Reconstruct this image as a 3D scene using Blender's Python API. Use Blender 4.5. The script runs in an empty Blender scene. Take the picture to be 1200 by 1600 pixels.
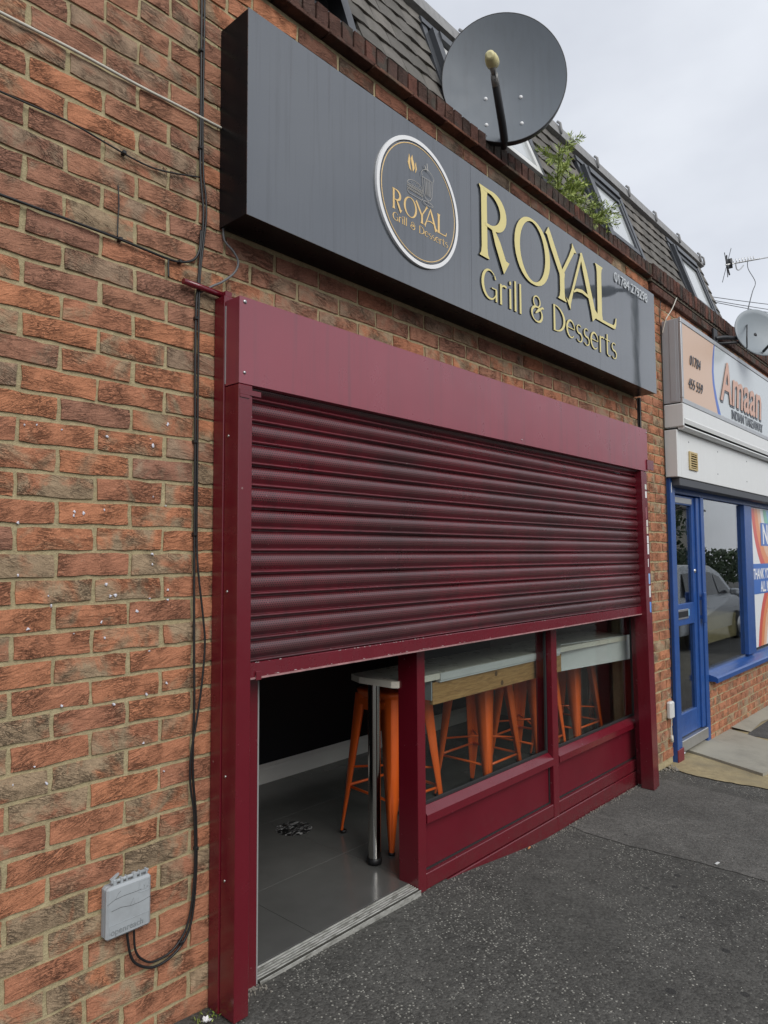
import bpy, math, random
from mathutils import Vector, Matrix
random.seed(7)
R = math.radians
scene = bpy.context.scene
COL = scene.collection

# ------------------------------------------------------------------ camera
F, YAW, PITCH, ROLL = 1090.65, 0.83587, 0.06163, -0.00492
CAM = Vector((-0.9647, -2.0293, 1.5481))
cd = bpy.data.cameras.new('camera')
cam = bpy.data.objects.new('camera', cd)
COL.objects.link(cam)
fwd = Vector((math.sin(YAW)*math.cos(PITCH), math.cos(YAW)*math.cos(PITCH), math.sin(PITCH)))
rt = Vector((math.cos(YAW), -math.sin(YAW), 0))
up = rt.cross(fwd)
rt, up = rt*math.cos(ROLL)+up*math.sin(ROLL), -rt*math.sin(ROLL)+up*math.cos(ROLL)
M = Matrix((rt, up, -fwd)).transposed().to_4x4()
M.translation = CAM
cam.matrix_world = M
cd.sensor_fit = 'VERTICAL'; cd.sensor_height = 36.0; cd.lens = F/1600*36.0
cd.clip_start = 0.05; cd.clip_end = 2000
scene.camera = cam

# ------------------------------------------------------------------ world, sun, exposure
SUN_FROM = Vector((-0.22, -0.85, 0.72)).normalized()
w = bpy.data.worlds.new('World'); scene.world = w; w.use_nodes = True
nt = w.node_tree; N = nt.nodes; L = nt.links
N.clear()
sky = N.new('ShaderNodeTexSky'); sky.sky_type = 'NISHITA'; sky.sun_disc = False
sky.sun_elevation = math.asin(SUN_FROM.z); sky.sun_rotation = math.atan2(SUN_FROM.x, SUN_FROM.y)
tc = N.new('ShaderNodeTexCoord')
mp = N.new('ShaderNodeMapping'); mp.inputs['Scale'].default_value = (1.2, 1.2, 2.4)
nz = N.new('ShaderNodeTexNoise'); nz.inputs['Scale'].default_value = 1.7; nz.inputs['Detail'].default_value = 5; nz.inputs['Roughness'].default_value = 0.5
cr = N.new('ShaderNodeValToRGB')
cr.color_ramp.elements[0].position = 0.30; cr.color_ramp.elements[0].color = (4.45, 4.70, 5.25, 1)
cr.color_ramp.elements[1].position = 0.68; cr.color_ramp.elements[1].color = (6.5, 6.75, 7.2, 1)
mx = N.new('ShaderNodeMix'); mx.data_type = 'RGBA'; mx.inputs['Factor'].default_value = 0.93
bg = N.new('ShaderNodeBackground'); bg.inputs['Strength'].default_value = 0.10
ow = N.new('ShaderNodeOutputWorld')
L.new(tc.outputs['Generated'], mp.inputs['Vector']); L.new(mp.outputs['Vector'], nz.inputs['Vector'])
L.new(nz.outputs['Fac'], cr.inputs['Fac'])
L.new(sky.outputs['Color'], mx.inputs['A']); L.new(cr.outputs['Color'], mx.inputs['B'])
L.new(mx.outputs['Result'], bg.inputs['Color']); L.new(bg.outputs['Background'], ow.inputs['Surface'])
sl = bpy.data.lights.new('sun', 'SUN'); sl.energy = 1.5; sl.angle = R(40); sl.color = (1.0, 0.965, 0.91)
so = bpy.data.objects.new('sun', sl); COL.objects.link(so)
so.rotation_euler = (-SUN_FROM).to_track_quat('-Z', 'Y').to_euler(); so.location = (-3, -8, 12)
vs = scene.view_settings
vs.view_transform = 'Standard'; vs.look = 'None'; vs.exposure = 0.5; vs.gamma = 1.0; vs.use_curve_mapping = False

# ------------------------------------------------------------------ helpers
def setp(o, label=None, cat=None, group=None, kind=None):
    if label: o['label'] = label
    if cat: o['category'] = cat
    if group: o['group'] = group
    if kind: o['kind'] = kind
    return o

def thing(name, label, cat, loc=(0, 0, 0), group=None):
    o = bpy.data.objects.new(name, None); COL.objects.link(o)
    o.location = loc; o.empty_display_size = 0.1
    return setp(o, label, cat, group)

def link(name, me, parent=None, loc=None):
    o = bpy.data.objects.new(name, me); COL.objects.link(o)
    if parent is not None:
        o.parent = parent
        # parents carry translation only: keep mesh coordinates in world space
        off = Vector(); q = parent
        while q is not None:
            off += q.location; q = q.parent
        o.location = (Vector(loc) if loc is not None else Vector()) - off
    elif loc is not None:
        o.location = loc
    return o

class MB:
    def __init__(s): s.v = []; s.f = []; s.m = []; s.r = []; s.sm = []
    def add(s, vs, fs, mi=0, rnd=0.0, smooth=False):
        b = len(s.v); s.v += [tuple(x) for x in vs]
        for f in fs:
            s.f.append(tuple(b+i for i in f)); s.m.append(mi); s.r.append(rnd); s.sm.append(smooth)
        return s
    def box(s, x0, x1, y0, y1, z0, z1, mi=0, ch=0.0, rnd=0.0):
        if ch <= 0:
            vs = [(x, y, z) for x in (x0, x1) for y in (y0, y1) for z in (z0, z1)]
            return s.add(vs, [(0, 1, 3, 2), (4, 6, 7, 5), (0, 4, 5, 1), (2, 3, 7, 6), (0, 2, 6, 4), (1, 5, 7, 3)], mi, rnd)
        c = min(ch, (x1-x0)*.45, (y1-y0)*.45, (z1-z0)*.45)
        X = (x0, x1); Y = (y0, y1); Z = (z0, z1); vs = []; idx = {}
        for i in (0, 1):
            for j in (0, 1):
                for k in (0, 1):
                    sx, sy, sz = (1-2*i)*c, (1-2*j)*c, (1-2*k)*c
                    for a, p in enumerate(((X[i], Y[j]+sy, Z[k]+sz), (X[i]+sx, Y[j], Z[k]+sz), (X[i]+sx, Y[j]+sy, Z[k]))):
                        idx[i, j, k, a] = len(vs); vs.append(p)
        q = lambda *k: idx[k]
        fs = []
        for i in (0, 1): fs.append((q(i,0,0,0), q(i,1,0,0), q(i,1,1,0), q(i,0,1,0)) if i else (q(i,0,0,0), q(i,0,1,0), q(i,1,1,0), q(i,1,0,0)))
        for j in (0, 1): fs.append((q(0,j,0,1), q(0,j,1,1), q(1,j,1,1), q(1,j,0,1)) if j else (q(0,j,0,1), q(1,j,0,1), q(1,j,1,1), q(0,j,1,1)))
        for k in (0, 1): fs.append((q(0,0,k,2), q(1,0,k,2), q(1,1,k,2), q(0,1,k,2)) if k else (q(0,0,k,2), q(0,1,k,2), q(1,1,k,2), q(1,0,k,2)))
        for i in (0, 1):
            for j in (0, 1): fs.append((q(i,j,0,0), q(i,j,1,0), q(i,j,1,1), q(i,j,0,1)))
            for k in (0, 1): fs.append((q(i,0,k,0), q(i,1,k,0), q(i,1,k,2), q(i,0,k,2)))
        for j in (0, 1):
            for k in (0, 1): fs.append((q(0,j,k,1), q(1,j,k,1), q(1,j,k,2), q(0,j,k,2)))
        for i in (0, 1):
            for j in (0, 1):
                for k in (0, 1): fs.append((q(i,j,k,0), q(i,j,k,1), q(i,j,k,2)))
        return s.add(vs, fs, mi, rnd)
    def tube(s, pts, r, n=8, mi=0, cap=True):
        pts = [Vector(p) for p in pts]; rr = r if isinstance(r, (list, tuple)) else [r]*len(pts)
        vs = []; fs = []; prev = None
        for i, p in enumerate(pts):
            t = (pts[min(i+1, len(pts)-1)]-pts[max(i-1, 0)])
            if t.length < 1e-9: t = Vector((0, 0, 1))
            t.normalize()
            if prev is None:
                a = t.orthogonal().normalized()
            else:
                a = prev-t*prev.dot(t)
                a = a.normalized() if a.length > 1e-6 else t.orthogonal().normalized()
            prev = a; b = t.cross(a)
            for k in range(n):
                an = 2*math.pi*k/n
                vs.append(p+(a*math.cos(an)+b*math.sin(an))*rr[i])
        for i in range(len(pts)-1):
            for k in range(n):
                k2 = (k+1) % n
                fs.append((i*n+k, i*n+k2, (i+1)*n+k2, (i+1)*n+k))
        s.add(vs, fs, mi, smooth=True)
        if cap:
            b = len(s.v)-len(vs)
            s.f.append(tuple(b+k for k in reversed(range(n)))); s.m.append(mi); s.r.append(0); s.sm.append(False)
            e = b+(len(pts)-1)*n
            s.f.append(tuple(e+k for k in range(n))); s.m.append(mi); s.r.append(0); s.sm.append(False)
        return s
    def prism(s, poly, axis, a0, a1, mi=0, msides=None):
        # poly: list of 2D points in the plane of the two other axes (in x,y,z order)
        n = len(poly)
        def P(u, v, a):
            return (a, u, v) if axis == 'x' else (u, a, v) if axis == 'y' else (u, v, a)
        vs = [P(u, v, a0) for u, v in poly]+[P(u, v, a1) for u, v in poly]
        s.add(vs, [tuple(range(n)), tuple(range(2*n-1, n-1, -1))], mi)
        b = len(s.v)-2*n
        for i in range(n):
            j = (i+1) % n
            s.f.append((b+i, b+j, b+n+j, b+n+i)); s.m.append(mi if msides is None else msides); s.r.append(0); s.sm.append(False)
        return s
    def lathe(s, prof, c, axis=(0, 0, 1), n=24, mi=0):
        ax = Vector(axis).normalized(); a = ax.orthogonal().normalized(); b = ax.cross(a); c = Vector(c)
        vs = []; fs = []
        for r, h in prof:
            for k in range(n):
                t = 2*math.pi*k/n
                vs.append(c+ax*h+(a*math.cos(t)+b*math.sin(t))*r)
        for i in range(len(prof)-1):
            for k in range(n):
                k2 = (k+1) % n
                fs.append((i*n+k, i*n+k2, (i+1)*n+k2, (i+1)*n+k))
        return s.add(vs, fs, mi, smooth=True)
    def mesh(s, name, mats, recalc=True):
        me = bpy.data.meshes.new(name)
        me.from_pydata(s.v, [], s.f)
        if not isinstance(mats, (list, tuple)): mats = [mats]
        for m in mats: me.materials.append(m)
        me.polygons.foreach_set('material_index', s.m)
        me.polygons.foreach_set('use_smooth', s.sm)
        if any(s.r):
            at = me.attributes.new('rnd', 'FLOAT', 'FACE'); at.data.foreach_set('value', s.r)
        if recalc:
            import bmesh
            bm = bmesh.new(); bm.from_mesh(me); bmesh.ops.recalc_face_normals(bm, faces=bm.faces); bm.to_mesh(me); bm.free()
        me.update()
        return me
    def build(s, name, mats, parent=None, loc=None, recalc=True):
        return link(name, s.mesh(name, mats, recalc), parent, loc)

# ------------------------------------------------------------------ materials
def newmat(name):
    m = bpy.data.materials.new(name); m.use_nodes = True
    nt = m.node_tree
    return m, nt, nt.nodes['Principled BSDF']

def node(nt, typ, **kw):
    n = nt.nodes.new(typ)
    for k, v in kw.items():
        if k.startswith('_'): setattr(n, k[1:], v)
        else: n.inputs[k].default_value = v
    return n

def ramp(nt, fac, stops):
    r = nt.nodes.new('ShaderNodeValToRGB'); e = r.color_ramp.elements
    while len(e) < len(stops): e.new(0.5)
    for i, (p, c) in enumerate(stops):
        e[i].position = p; e[i].color = (c, c, c, 1) if isinstance(c, (int, float)) else (*c, 1)
    nt.links.new(fac, r.inputs['Fac'])
    return r.outputs['Color']

def math_(nt, op, a, b=None, c=None):
    n = nt.nodes.new('ShaderNodeMath'); n.operation = op
    for i, x in enumerate((a, b, c)):
        if x is None: continue
        if isinstance(x, (int, float)): n.inputs[i].default_value = x
        else: nt.links.new(x, n.inputs[i])
    return n.outputs[0]

def mixc(nt, fac, a, b, mode='MIX'):
    n = nt.nodes.new('ShaderNodeMix'); n.data_type = 'RGBA'; n.blend_type = mode
    for nm, x in (('Factor', fac), ('A', a), ('B', b)):
        if isinstance(x, (int, float)) and nm == 'Factor': n.inputs['Factor'].default_value = x
        elif isinstance(x, tuple): n.inputs[nm].default_value = (*x, 1)
        else: nt.links.new(x, n.inputs[nm])
    return n.outputs['Result']

def noise(nt, vec, scale, detail=4, rough=0.55, dist=0.0):
    n = node(nt, 'ShaderNodeTexNoise', Scale=scale, Detail=detail, Roughness=rough, Distortion=dist)
    if vec is not None: nt.links.new(vec, n.inputs['Vector'])
    return n.outputs['Fac']

def pos(nt, scale=(1, 1, 1), world=True):
    if world: src = nt.nodes.new('ShaderNodeNewGeometry').outputs['Position']
    else: src = nt.nodes.new('ShaderNodeTexCoord').outputs['Object']
    m = node(nt, 'ShaderNodeMapping', Scale=scale)
    nt.links.new(src, m.inputs['Vector'])
    return m.outputs['Vector']

def bump(nt, bs, h, strength=0.3, dist=0.01):
    b = node(nt, 'ShaderNodeBump', Strength=strength, Distance=dist)
    nt.links.new(h, b.inputs['Height']); nt.links.new(b.outputs['Normal'], bs.inputs['Normal'])

def simple(name, col, rough=0.5, metal=0.0, var=0.0, vscale=8, bumps=0.0, bscale=120, spec=None, streak=0.0, grime=0.0, gcol=(0.03, 0.03, 0.028), rvar=.22, ior=None, bdist=.004):
    m, nt, bs = newmat(name)
    bs.inputs['Roughness'].default_value = rough; bs.inputs['Metallic'].default_value = metal
    if ior is not None: bs.inputs['IOR'].default_value = ior
    if spec is not None: bs.inputs['Specular IOR Level'].default_value = spec
    c = None
    if var > 0:
        f = noise(nt, pos(nt), vscale, 5)
        c = mixc(nt, f, tuple(x*(1-var) for x in col), tuple(min(1, x*(1+var)) for x in col))
    if streak > 0:
        f = noise(nt, pos(nt, (38, 38, 1.1)), 1.0, 5, 0.62)
        f = ramp(nt, f, [(0.50, 0.0), (0.74, streak)])
        c = mixc(nt, f, c if c is not None else col, gcol)
    if grime > 0:
        f = noise(nt, pos(nt), 5.5, 8, 0.68)
        f = ramp(nt, f, [(0.50, 0.0), (0.78, grime)])
        c = mixc(nt, f, c if c is not None else col, gcol)
    if c is None: bs.inputs['Base Color'].default_value = (*col, 1)
    else: nt.links.new(c, bs.inputs['Base Color'])
    if var > 0 or grime > 0 or streak > 0:
        f2 = noise(nt, pos(nt), vscale*2.3, 5)
        r2 = math_(nt, 'MULTIPLY_ADD', f2, rvar, max(0.02, rough-rvar/2)); nt.links.new(r2, bs.inputs['Roughness'])
    if bumps > 0: bump(nt, bs, noise(nt, pos(nt), bscale, 3), bumps, bdist)
    return m

def brick_material(name, reds, browns, dark=1.0):
    m, nt, bs = newmat(name)
    oi = nt.nodes.new('ShaderNodeObjectInfo'); at = node(nt, 'ShaderNodeAttribute', _attribute_name='rnd')
    rnd = math_(nt, 'FRACT', math_(nt, 'ADD', oi.outputs['Random'], at.outputs['Fac']))
    rnd2 = math_(nt, 'FRACT', math_(nt, 'MULTIPLY', rnd, 37.7)); rnd3 = math_(nt, 'FRACT', math_(nt, 'MULTIPLY', rnd, 91.3))
    p0 = nt.nodes.new('ShaderNodeNewGeometry').outputs['Position']
    cx = nt.nodes.new('ShaderNodeCombineXYZ')
    nt.links.new(math_(nt, 'MULTIPLY', rnd, 53.0), cx.inputs['X']); nt.links.new(math_(nt, 'MULTIPLY', rnd2, 41.0), cx.inputs['Z'])
    va = nt.nodes.new('ShaderNodeVectorMath'); va.operation = 'ADD'
    nt.links.new(p0, va.inputs[0]); nt.links.new(cx.outputs[0], va.inputs[1]); P = va.outputs[0]
    # tilt of the clay folds differs from brick to brick
    rot = nt.nodes.new('ShaderNodeVectorRotate'); rot.rotation_type = 'Y_AXIS'
    nt.links.new(P, rot.inputs['Vector']); nt.links.new(math_(nt, 'MULTIPLY_ADD', rnd3, 0.9, -0.45), rot.inputs['Angle'])
    st = node(nt, 'ShaderNodeMapping', Scale=(17, 17, 62)); nt.links.new(rot.outputs[0], st.inputs['Vector'])
    fold = noise(nt, st.outputs['Vector'], 1.0, 4, 0.55, 1.6)
    crease = ramp(nt, math_(nt, 'ABSOLUTE', math_(nt, 'SUBTRACT', fold, 0.5)), [(0.0, 0.0), (0.042, 1.0)])
    st2 = node(nt, 'ShaderNodeMapping', Scale=(45, 45, 140)); nt.links.new(rot.outputs[0], st2.inputs['Vector'])
    fold2 = noise(nt, st2.outputs['Vector'], 1.0, 3, 0.5, 1.2)
    crease2 = ramp(nt, math_(nt, 'ABSOLUTE', math_(nt, 'SUBTRACT', fold2, 0.5)), [(0.0, 0.0), (0.05, 1.0)])
    where = ramp(nt, noise(nt, P, 9, 2), [(0.42, 0.0), (0.62, 1.0)])      # folds come in patches
    red = ramp(nt, rnd, [(0.0, reds[0]), (0.45, reds[1]), (1.0, reds[2])])
    brn = ramp(nt, rnd2, [(0.0, browns[0]), (1.0, browns[1])])
    smear = noise(nt, P, 7.5, 5, 0.6, 0.6)
    thr = math_(nt, 'MULTIPLY_ADD', rnd3, 0.34, 0.365)
    k = math_(nt, 'MULTIPLY', math_(nt, 'SUBTRACT', smear, thr), 7.0)
    kn = nt.nodes.new('ShaderNodeClamp'); nt.links.new(k, kn.inputs['Value'])
    c = mixc(nt, kn.outputs[0], red, brn)
    grain = noise(nt, P, 260, 3, 0.7)
    c = mixc(nt, 0.6, c, ramp(nt, grain, [(0.25, 0.32), (0.78, 0.78)]), 'OVERLAY')
    med = noise(nt, P, 34, 5, 0.65)
    c = mixc(nt, 0.34, c, ramp(nt, med, [(0.28, 0.28), (0.75, 0.74)]), 'OVERLAY')
    cf = math_(nt, 'MULTIPLY', math_(nt, 'SUBTRACT', 1.0, crease), math_(nt, 'MULTIPLY', where, 0.44))
    c = mixc(nt, cf, c, (0.030, 0.022, 0.018))  # fold creases darkened in the colour too, where their shade would fall
    cf2 = math_(nt, 'MULTIPLY', math_(nt, 'SUBTRACT', 1.0, crease2), math_(nt, 'MULTIPLY', where, 0.30))
    c = mixc(nt, cf2, c, (0.05, 0.034, 0.026))
    # pale grit and lime specks
    vor = node(nt, 'ShaderNodeTexVoronoi', Scale=150.0); nt.links.new(P, vor.inputs['Vector'])
    sp = math_(nt, 'LESS_THAN', vor.outputs['Distance'], 0.13)
    sp = math_(nt, 'MULTIPLY', sp, math_(nt, 'GREATER_THAN', noise(nt, P, 60, 2), 0.58))
    c = mixc(nt, math_(nt, 'MULTIPLY', sp, 0.6), c, (0.5, 0.44, 0.36))
    nt.links.new(c, bs.inputs['Base Color'])
    bs.inputs['Roughness'].default_value = 0.92; bs.inputs['Specular IOR Level'].default_value = 0.2
    h = math_(nt, 'ADD', math_(nt, 'MULTIPLY', math_(nt, 'MULTIPLY', crease, where), 0.55), math_(nt, 'MULTIPLY', fold, 0.9))
    h = math_(nt, 'ADD', h, math_(nt, 'MULTIPLY', math_(nt, 'MULTIPLY', crease2, where), 0.22))
    h = math_(nt, 'ADD', h, math_(nt, 'MULTIPLY', grain, 0.30)); h = math_(nt, 'ADD', h, math_(nt, 'MULTIPLY', med, 0.35))
    bump(nt, bs, h, 1.0, 0.0070)
    return m

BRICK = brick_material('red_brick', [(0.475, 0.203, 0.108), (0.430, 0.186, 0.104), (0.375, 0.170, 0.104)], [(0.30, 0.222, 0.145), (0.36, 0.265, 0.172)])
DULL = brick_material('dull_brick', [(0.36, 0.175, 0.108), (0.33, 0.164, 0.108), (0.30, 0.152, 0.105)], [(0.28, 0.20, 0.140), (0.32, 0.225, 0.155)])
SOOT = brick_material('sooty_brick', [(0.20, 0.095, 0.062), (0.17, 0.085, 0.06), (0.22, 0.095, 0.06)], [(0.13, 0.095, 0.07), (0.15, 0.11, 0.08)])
COPE = brick_material('coping_brick', [(0.105, 0.055, 0.042), (0.08, 0.05, 0.042), (0.145, 0.062, 0.046)], [(0.06, 0.05, 0.043), (0.085, 0.072, 0.06)])

def mortar_mat():
    m, nt, bs = newmat('mortar')
    P = pos(nt)
    a = noise(nt, P, 7, 4); b = noise(nt, P, 220, 3, 0.7); d = noise(nt, P, 45, 5, 0.65)
    c = mixc(nt, a, (0.34, 0.285, 0.165), (0.46, 0.395, 0.245))
    c = mixc(nt, 0.5, c, ramp(nt, d, [(0.25, 0.25), (0.75, 0.72)]), 'OVERLAY')
    c = mixc(nt, 0.35, c, ramp(nt, b, [(0.2, 0.25), (0.8, 0.8)]), 'OVERLAY')
    nt.links.new(c, bs.inputs['Base Color']); bs.inputs['Roughness'].default_value = 0.95; bs.inputs['Specular IOR Level'].default_value = 0.15
    bump(nt, bs, math_(nt, 'ADD', math_(nt, 'MULTIPLY', d, 1.0), math_(nt, 'MULTIPLY', b, 0.5)), 0.9, 0.006)
    return m
MORTAR = mortar_mat()

def asphalt_mat(name, base, chips, chip_amt, tint=(1, 1, 1), scale=130):
    m, nt, bs = newmat(name)
    P = pos(nt)
    v = node(nt, 'ShaderNodeTexVoronoi', Scale=float(scale)); nt.links.new(P, v.inputs['Vector'])
    rv = nt.nodes.new('ShaderNodeSeparateColor'); nt.links.new(v.outputs['Color'], rv.inputs[0])
    big = noise(nt, P, 1.3, 5, 0.6); med = noise(nt, P, 9, 5, 0.65); fine = noise(nt, P, 420, 2)
    c = mixc(nt, rv.outputs[0], tuple(base*0.70*t for t in tint), tuple(base*1.38*t for t in tint))
    c = mixc(nt, 0.55, c, ramp(nt, med, [(0.25, 0.30), (0.75, 0.70)]), 'OVERLAY')
    c = mixc(nt, 0.6, c, ramp(nt, big, [(0.30, 0.34), (0.70, 0.66)]), 'OVERLAY')
    # exposed pale stones, worn out in drifts
    lim = ramp(nt, noise(nt, P, 1.9, 5, 0.62, 0.5), [(0.44, 0.992), (0.70, 1.0-chip_amt)])
    pick = math_(nt, 'GREATER_THAN', rv.outputs[1], lim)
    pick = math_(nt, 'MULTIPLY', pick, math_(nt, 'LESS_THAN', math_(nt, 'ADD', v.outputs['Distance'], math_(nt, 'MULTIPLY', fine, 0.5)), 0.66))
    c = mixc(nt, math_(nt, 'MULTIPLY', pick, math_(nt, 'MULTIPLY_ADD', rv.outputs[2], 0.65, 0.12)), c, chips)
    # old chewing gum and oil spots
    g = node(nt, 'ShaderNodeTexVoronoi', Scale=5.5); nt.links.new(P, g.inputs['Vector'])
    gs = nt.nodes.new('ShaderNodeSeparateColor'); nt.links.new(g.outputs['Color'], gs.inputs[0])
    gum = math_(nt, 'MULTIPLY', math_(nt, 'LESS_THAN', math_(nt, 'ADD', g.outputs['Distance'], math_(nt, 'MULTIPLY', med, 0.06)), 0.135), math_(nt, 'GREATER_THAN', gs.outputs[2], 0.72))
    c = mixc(nt, math_(nt, 'MULTIPLY', gum, 0.8), c, (base*0.42, base*0.42, base*0.42))
    nt.links.new(c, bs.inputs['Base Color'])
    bs.inputs['Roughness'].default_value = 0.9; bs.inputs['Specular IOR Level'].default_value = 0.3
    h = math_(nt, 'ADD', math_(nt, 'MULTIPLY', math_(nt, 'SUBTRACT', 1.0, v.outputs['Distance']), 0.6), math_(nt, 'MULTIPLY', fine, 0.4))
    h = math_(nt, 'ADD', h, math_(nt, 'MULTIPLY', med, 0.8))
    bump(nt, bs, h, 0.9, 0.005)
    return m
ASPHALT = asphalt_mat('old_asphalt', 0.070, (0.46, 0.45, 0.40), 0.44, (1.0, 0.98, 0.90), 110)
ASPHALT2 = asphalt_mat('newer_asphalt', 0.098, (0.36, 0.34, 0.30), 0.10, (1.0, 0.97, 0.90), 125)
ASPHALT3 = asphalt_mat('dark_asphalt', 0.075, (0.3, 0.29, 0.26), 0.06, (1.0, 0.98, 0.95), 150)
CONC = simple('grey_concrete', (0.30, 0.285, 0.235), 0.85, var=0.22, vscale=3, bumps=0.4, bscale=180, grime=0.45, gcol=(0.12, 0.115, 0.10))
APRON = simple('ochre_concrete', (0.31, 0.255, 0.145), 0.9, var=0.5, vscale=22, bumps=0.9, bscale=120, grime=0.85, gcol=(0.11, 0.10, 0.075))
KERB = simple('kerb_concrete', (0.28, 0.27, 0.25), 0.85, var=0.2)
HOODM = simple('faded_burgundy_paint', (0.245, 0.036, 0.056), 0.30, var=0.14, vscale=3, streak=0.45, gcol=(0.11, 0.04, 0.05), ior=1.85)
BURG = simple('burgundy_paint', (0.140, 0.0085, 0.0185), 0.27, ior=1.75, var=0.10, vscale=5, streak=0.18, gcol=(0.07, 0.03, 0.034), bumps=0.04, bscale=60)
BURG_DK = simple('burgundy_frame', (0.132, 0.0062, 0.0150), 0.24, ior=1.65, var=0.10, vscale=6)
BURG_SHADE = simple('burgundy_panel', (0.125, 0.007, 0.016), 0.40, var=0.14, vscale=4, spec=.3)
def add_dirt(m, top=.45, amt=.50, col=(0.075, 0.055, 0.048)):
    nt = m.node_tree; bs = nt.nodes['Principled BSDF']; P = pos(nt)
    sx = nt.nodes.new('ShaderNodeSeparateXYZ'); nt.links.new(nt.nodes.new('ShaderNodeNewGeometry').outputs['Position'], sx.inputs[0])
    fall = node(nt, 'ShaderNodeMapRange'); nt.links.new(sx.outputs['Z'], fall.inputs['Value']); fall.inputs['From Min'].default_value = top; fall.inputs['From Max'].default_value = -.05
    n_ = ramp(nt, noise(nt, P, 14, 8, 0.7), [(0.40, 0.0), (0.72, 1.0)])
    k = math_(nt, 'MULTIPLY', math_(nt, 'POWER', fall.outputs[0], 2.2), math_(nt, 'MULTIPLY_ADD', n_, amt*.75, amt*.25))
    v = node(nt, 'ShaderNodeTexVoronoi', Scale=11.0); nt.links.new(P, v.inputs['Vector'])
    chip = math_(nt, 'MULTIPLY', math_(nt, 'LESS_THAN', math_(nt, 'ADD', v.outputs['Distance'], math_(nt, 'MULTIPLY', noise(nt, P, 90, 3), .05)), 0.062), .7)
    src = bs.inputs['Base Color'].links[0].from_socket
    c = mixc(nt, k, src, col); c = mixc(nt, chip, c, (0.30, 0.20, 0.19)); nt.links.new(c, bs.inputs['Base Color'])
for m_ in (BURG_DK, BURG_SHADE): add_dirt(m_)
SILVER = simple('bare_aluminium', (0.55, 0.55, 0.54), 0.38, metal=0.9, var=0.12, vscale=30)
CHROME = simple('polished_steel', (0.62, 0.61, 0.58), 0.12, metal=1.0)
SCREW = simple('screw_steel', (0.45, 0.45, 0.45), 0.35, metal=1.0)
BLACKP = simple('black_plastic', (0.012, 0.012, 0.013), 0.45)
BLACKR = simple('black_gasket', (0.02, 0.021, 0.022), 0.55)
SEAL = simple('grey_sealant', (0.28, 0.28, 0.28), 0.7)
GREYP = simple('grey_plastic', (0.36, 0.39, 0.41), 0.5, var=0.08, grime=0.35, gcol=(0.12, 0.12, 0.115), vscale=20)
WHITEP = simple('white_plastic', (0.62, 0.63, 0.62), 0.45, var=0.05, grime=0.12)
CREAMP = simple('cream_plastic', (0.66, 0.60, 0.32), 0.45)
WHITEPNT = simple('white_gloss_paint', (0.62, 0.62, 0.59), 0.45, var=0.05, grime=0.15, gcol=(0.3, 0.28, 0.25))
SKIRT = simple('skirting_paint', (0.82, 0.81, 0.77), 0.4, var=0.06)
NAVY = simple('navy_wall_paint', (0.006, 0.006, 0.010), 0.35)
GREYWALL = simple('grey_wall_paint', (0.50, 0.47, 0.40), 0.8, var=0.08)
CEIL = simple('ceiling_paint', (0.6, 0.6, 0.58), 0.85)
ORANGE = simple('orange_metal', (0.80, 0.128, 0.018), 0.33, var=0.06, vscale=10, grime=0.2, gcol=(0.3, 0.06, 0.02))
MARBLE = simple('counter_top', (0.76, 0.72, 0.62), 0.3, var=0.10, vscale=7)
SIGNGREY = simple('satin_grey_sheet', (0.068, 0.077, 0.090), 0.035, var=0.06, vscale=2.5, streak=0.50, gcol=(0.022, 0.025, 0.029), rvar=.03, ior=2.1, bumps=.035, bscale=1.4, bdist=.03)
SIGNBLK = simple('black_gloss_sheet', (0.008, 0.008, 0.010), 0.30, var=0.1, spec=.12)
GOLD = simple('pale_gold_acrylic', (0.70, 0.61, 0.25), 0.32, var=.04)
GOLDM = simple('gold_print', (0.78, 0.54, 0.22), 0.28, var=0.25, vscale=22)
WHITEL = simple('white_lettering', (0.80, 0.81, 0.82), 0.35)
PHONEL = simple('silver_lettering', (0.52, 0.55, 0.57), 0.35)
LINEART = simple('pale_line_print', (0.48, 0.46, 0.42), 0.4)
DISHM = simple('grey_dish_paint', (0.138, 0.160, 0.184), 0.6, var=0.10, vscale=5, streak=.25, gcol=(0.09, 0.10, 0.11))
DISHB = simple('dish_black_metal', (0.018, 0.019, 0.022), 0.45)
LDISH = simple('light_dish_paint', (0.24, 0.275, 0.30), 0.45, var=0.05)
def tile_mat():
    m, nt, bs = newmat('weathered_roof_tile'); P = pos(nt)
    rnd = nt.nodes.new('ShaderNodeObjectInfo').outputs['Random']
    c = ramp(nt, rnd, [(0.0, (0.095, 0.088, 0.078)), (0.5, (0.135, 0.127, 0.115)), (1.0, (0.165, 0.152, 0.135))])
    c = mixc(nt, ramp(nt, noise(nt, P, 11, 7, 0.68), [(0.46, 0.0), (0.72, 0.65)]), c, (0.055, 0.052, 0.045))
    c = mixc(nt, ramp(nt, noise(nt, P, 23, 6, 0.7), [(0.58, 0.0), (0.74, 0.6)]), c, (0.085, 0.095, 0.045))
    nt.links.new(c, bs.inputs['Base Color']); bs.inputs['Roughness'].default_value = 0.85
    bump(nt, bs, noise(nt, P, 160, 3), 0.4, 0.004); return m
TILE = tile_mat()
CAPM = simple('grey_cap', (0.25, 0.25, 0.25), 0.7, var=0.25, vscale=9, streak=0.5, gcol=(0.08, 0.08, 0.08))
VELUX = simple('window_grey_metal', (0.055, 0.06, 0.068), 0.4)
VELUXL = simple('window_pale_lining', (0.68, 0.69, 0.68), 0.4)
BLUE = simple('blue_gloss_paint', (0.020, 0.075, 0.27), 0.32, var=0.25, vscale=14, grime=0.25, gcol=(0.10, 0.14, 0.22), bumps=0.1, bscale=50)
REDP = simple('old_red_paint', (0.16, 0.02, 0.03), 0.5, var=0.3)
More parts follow.
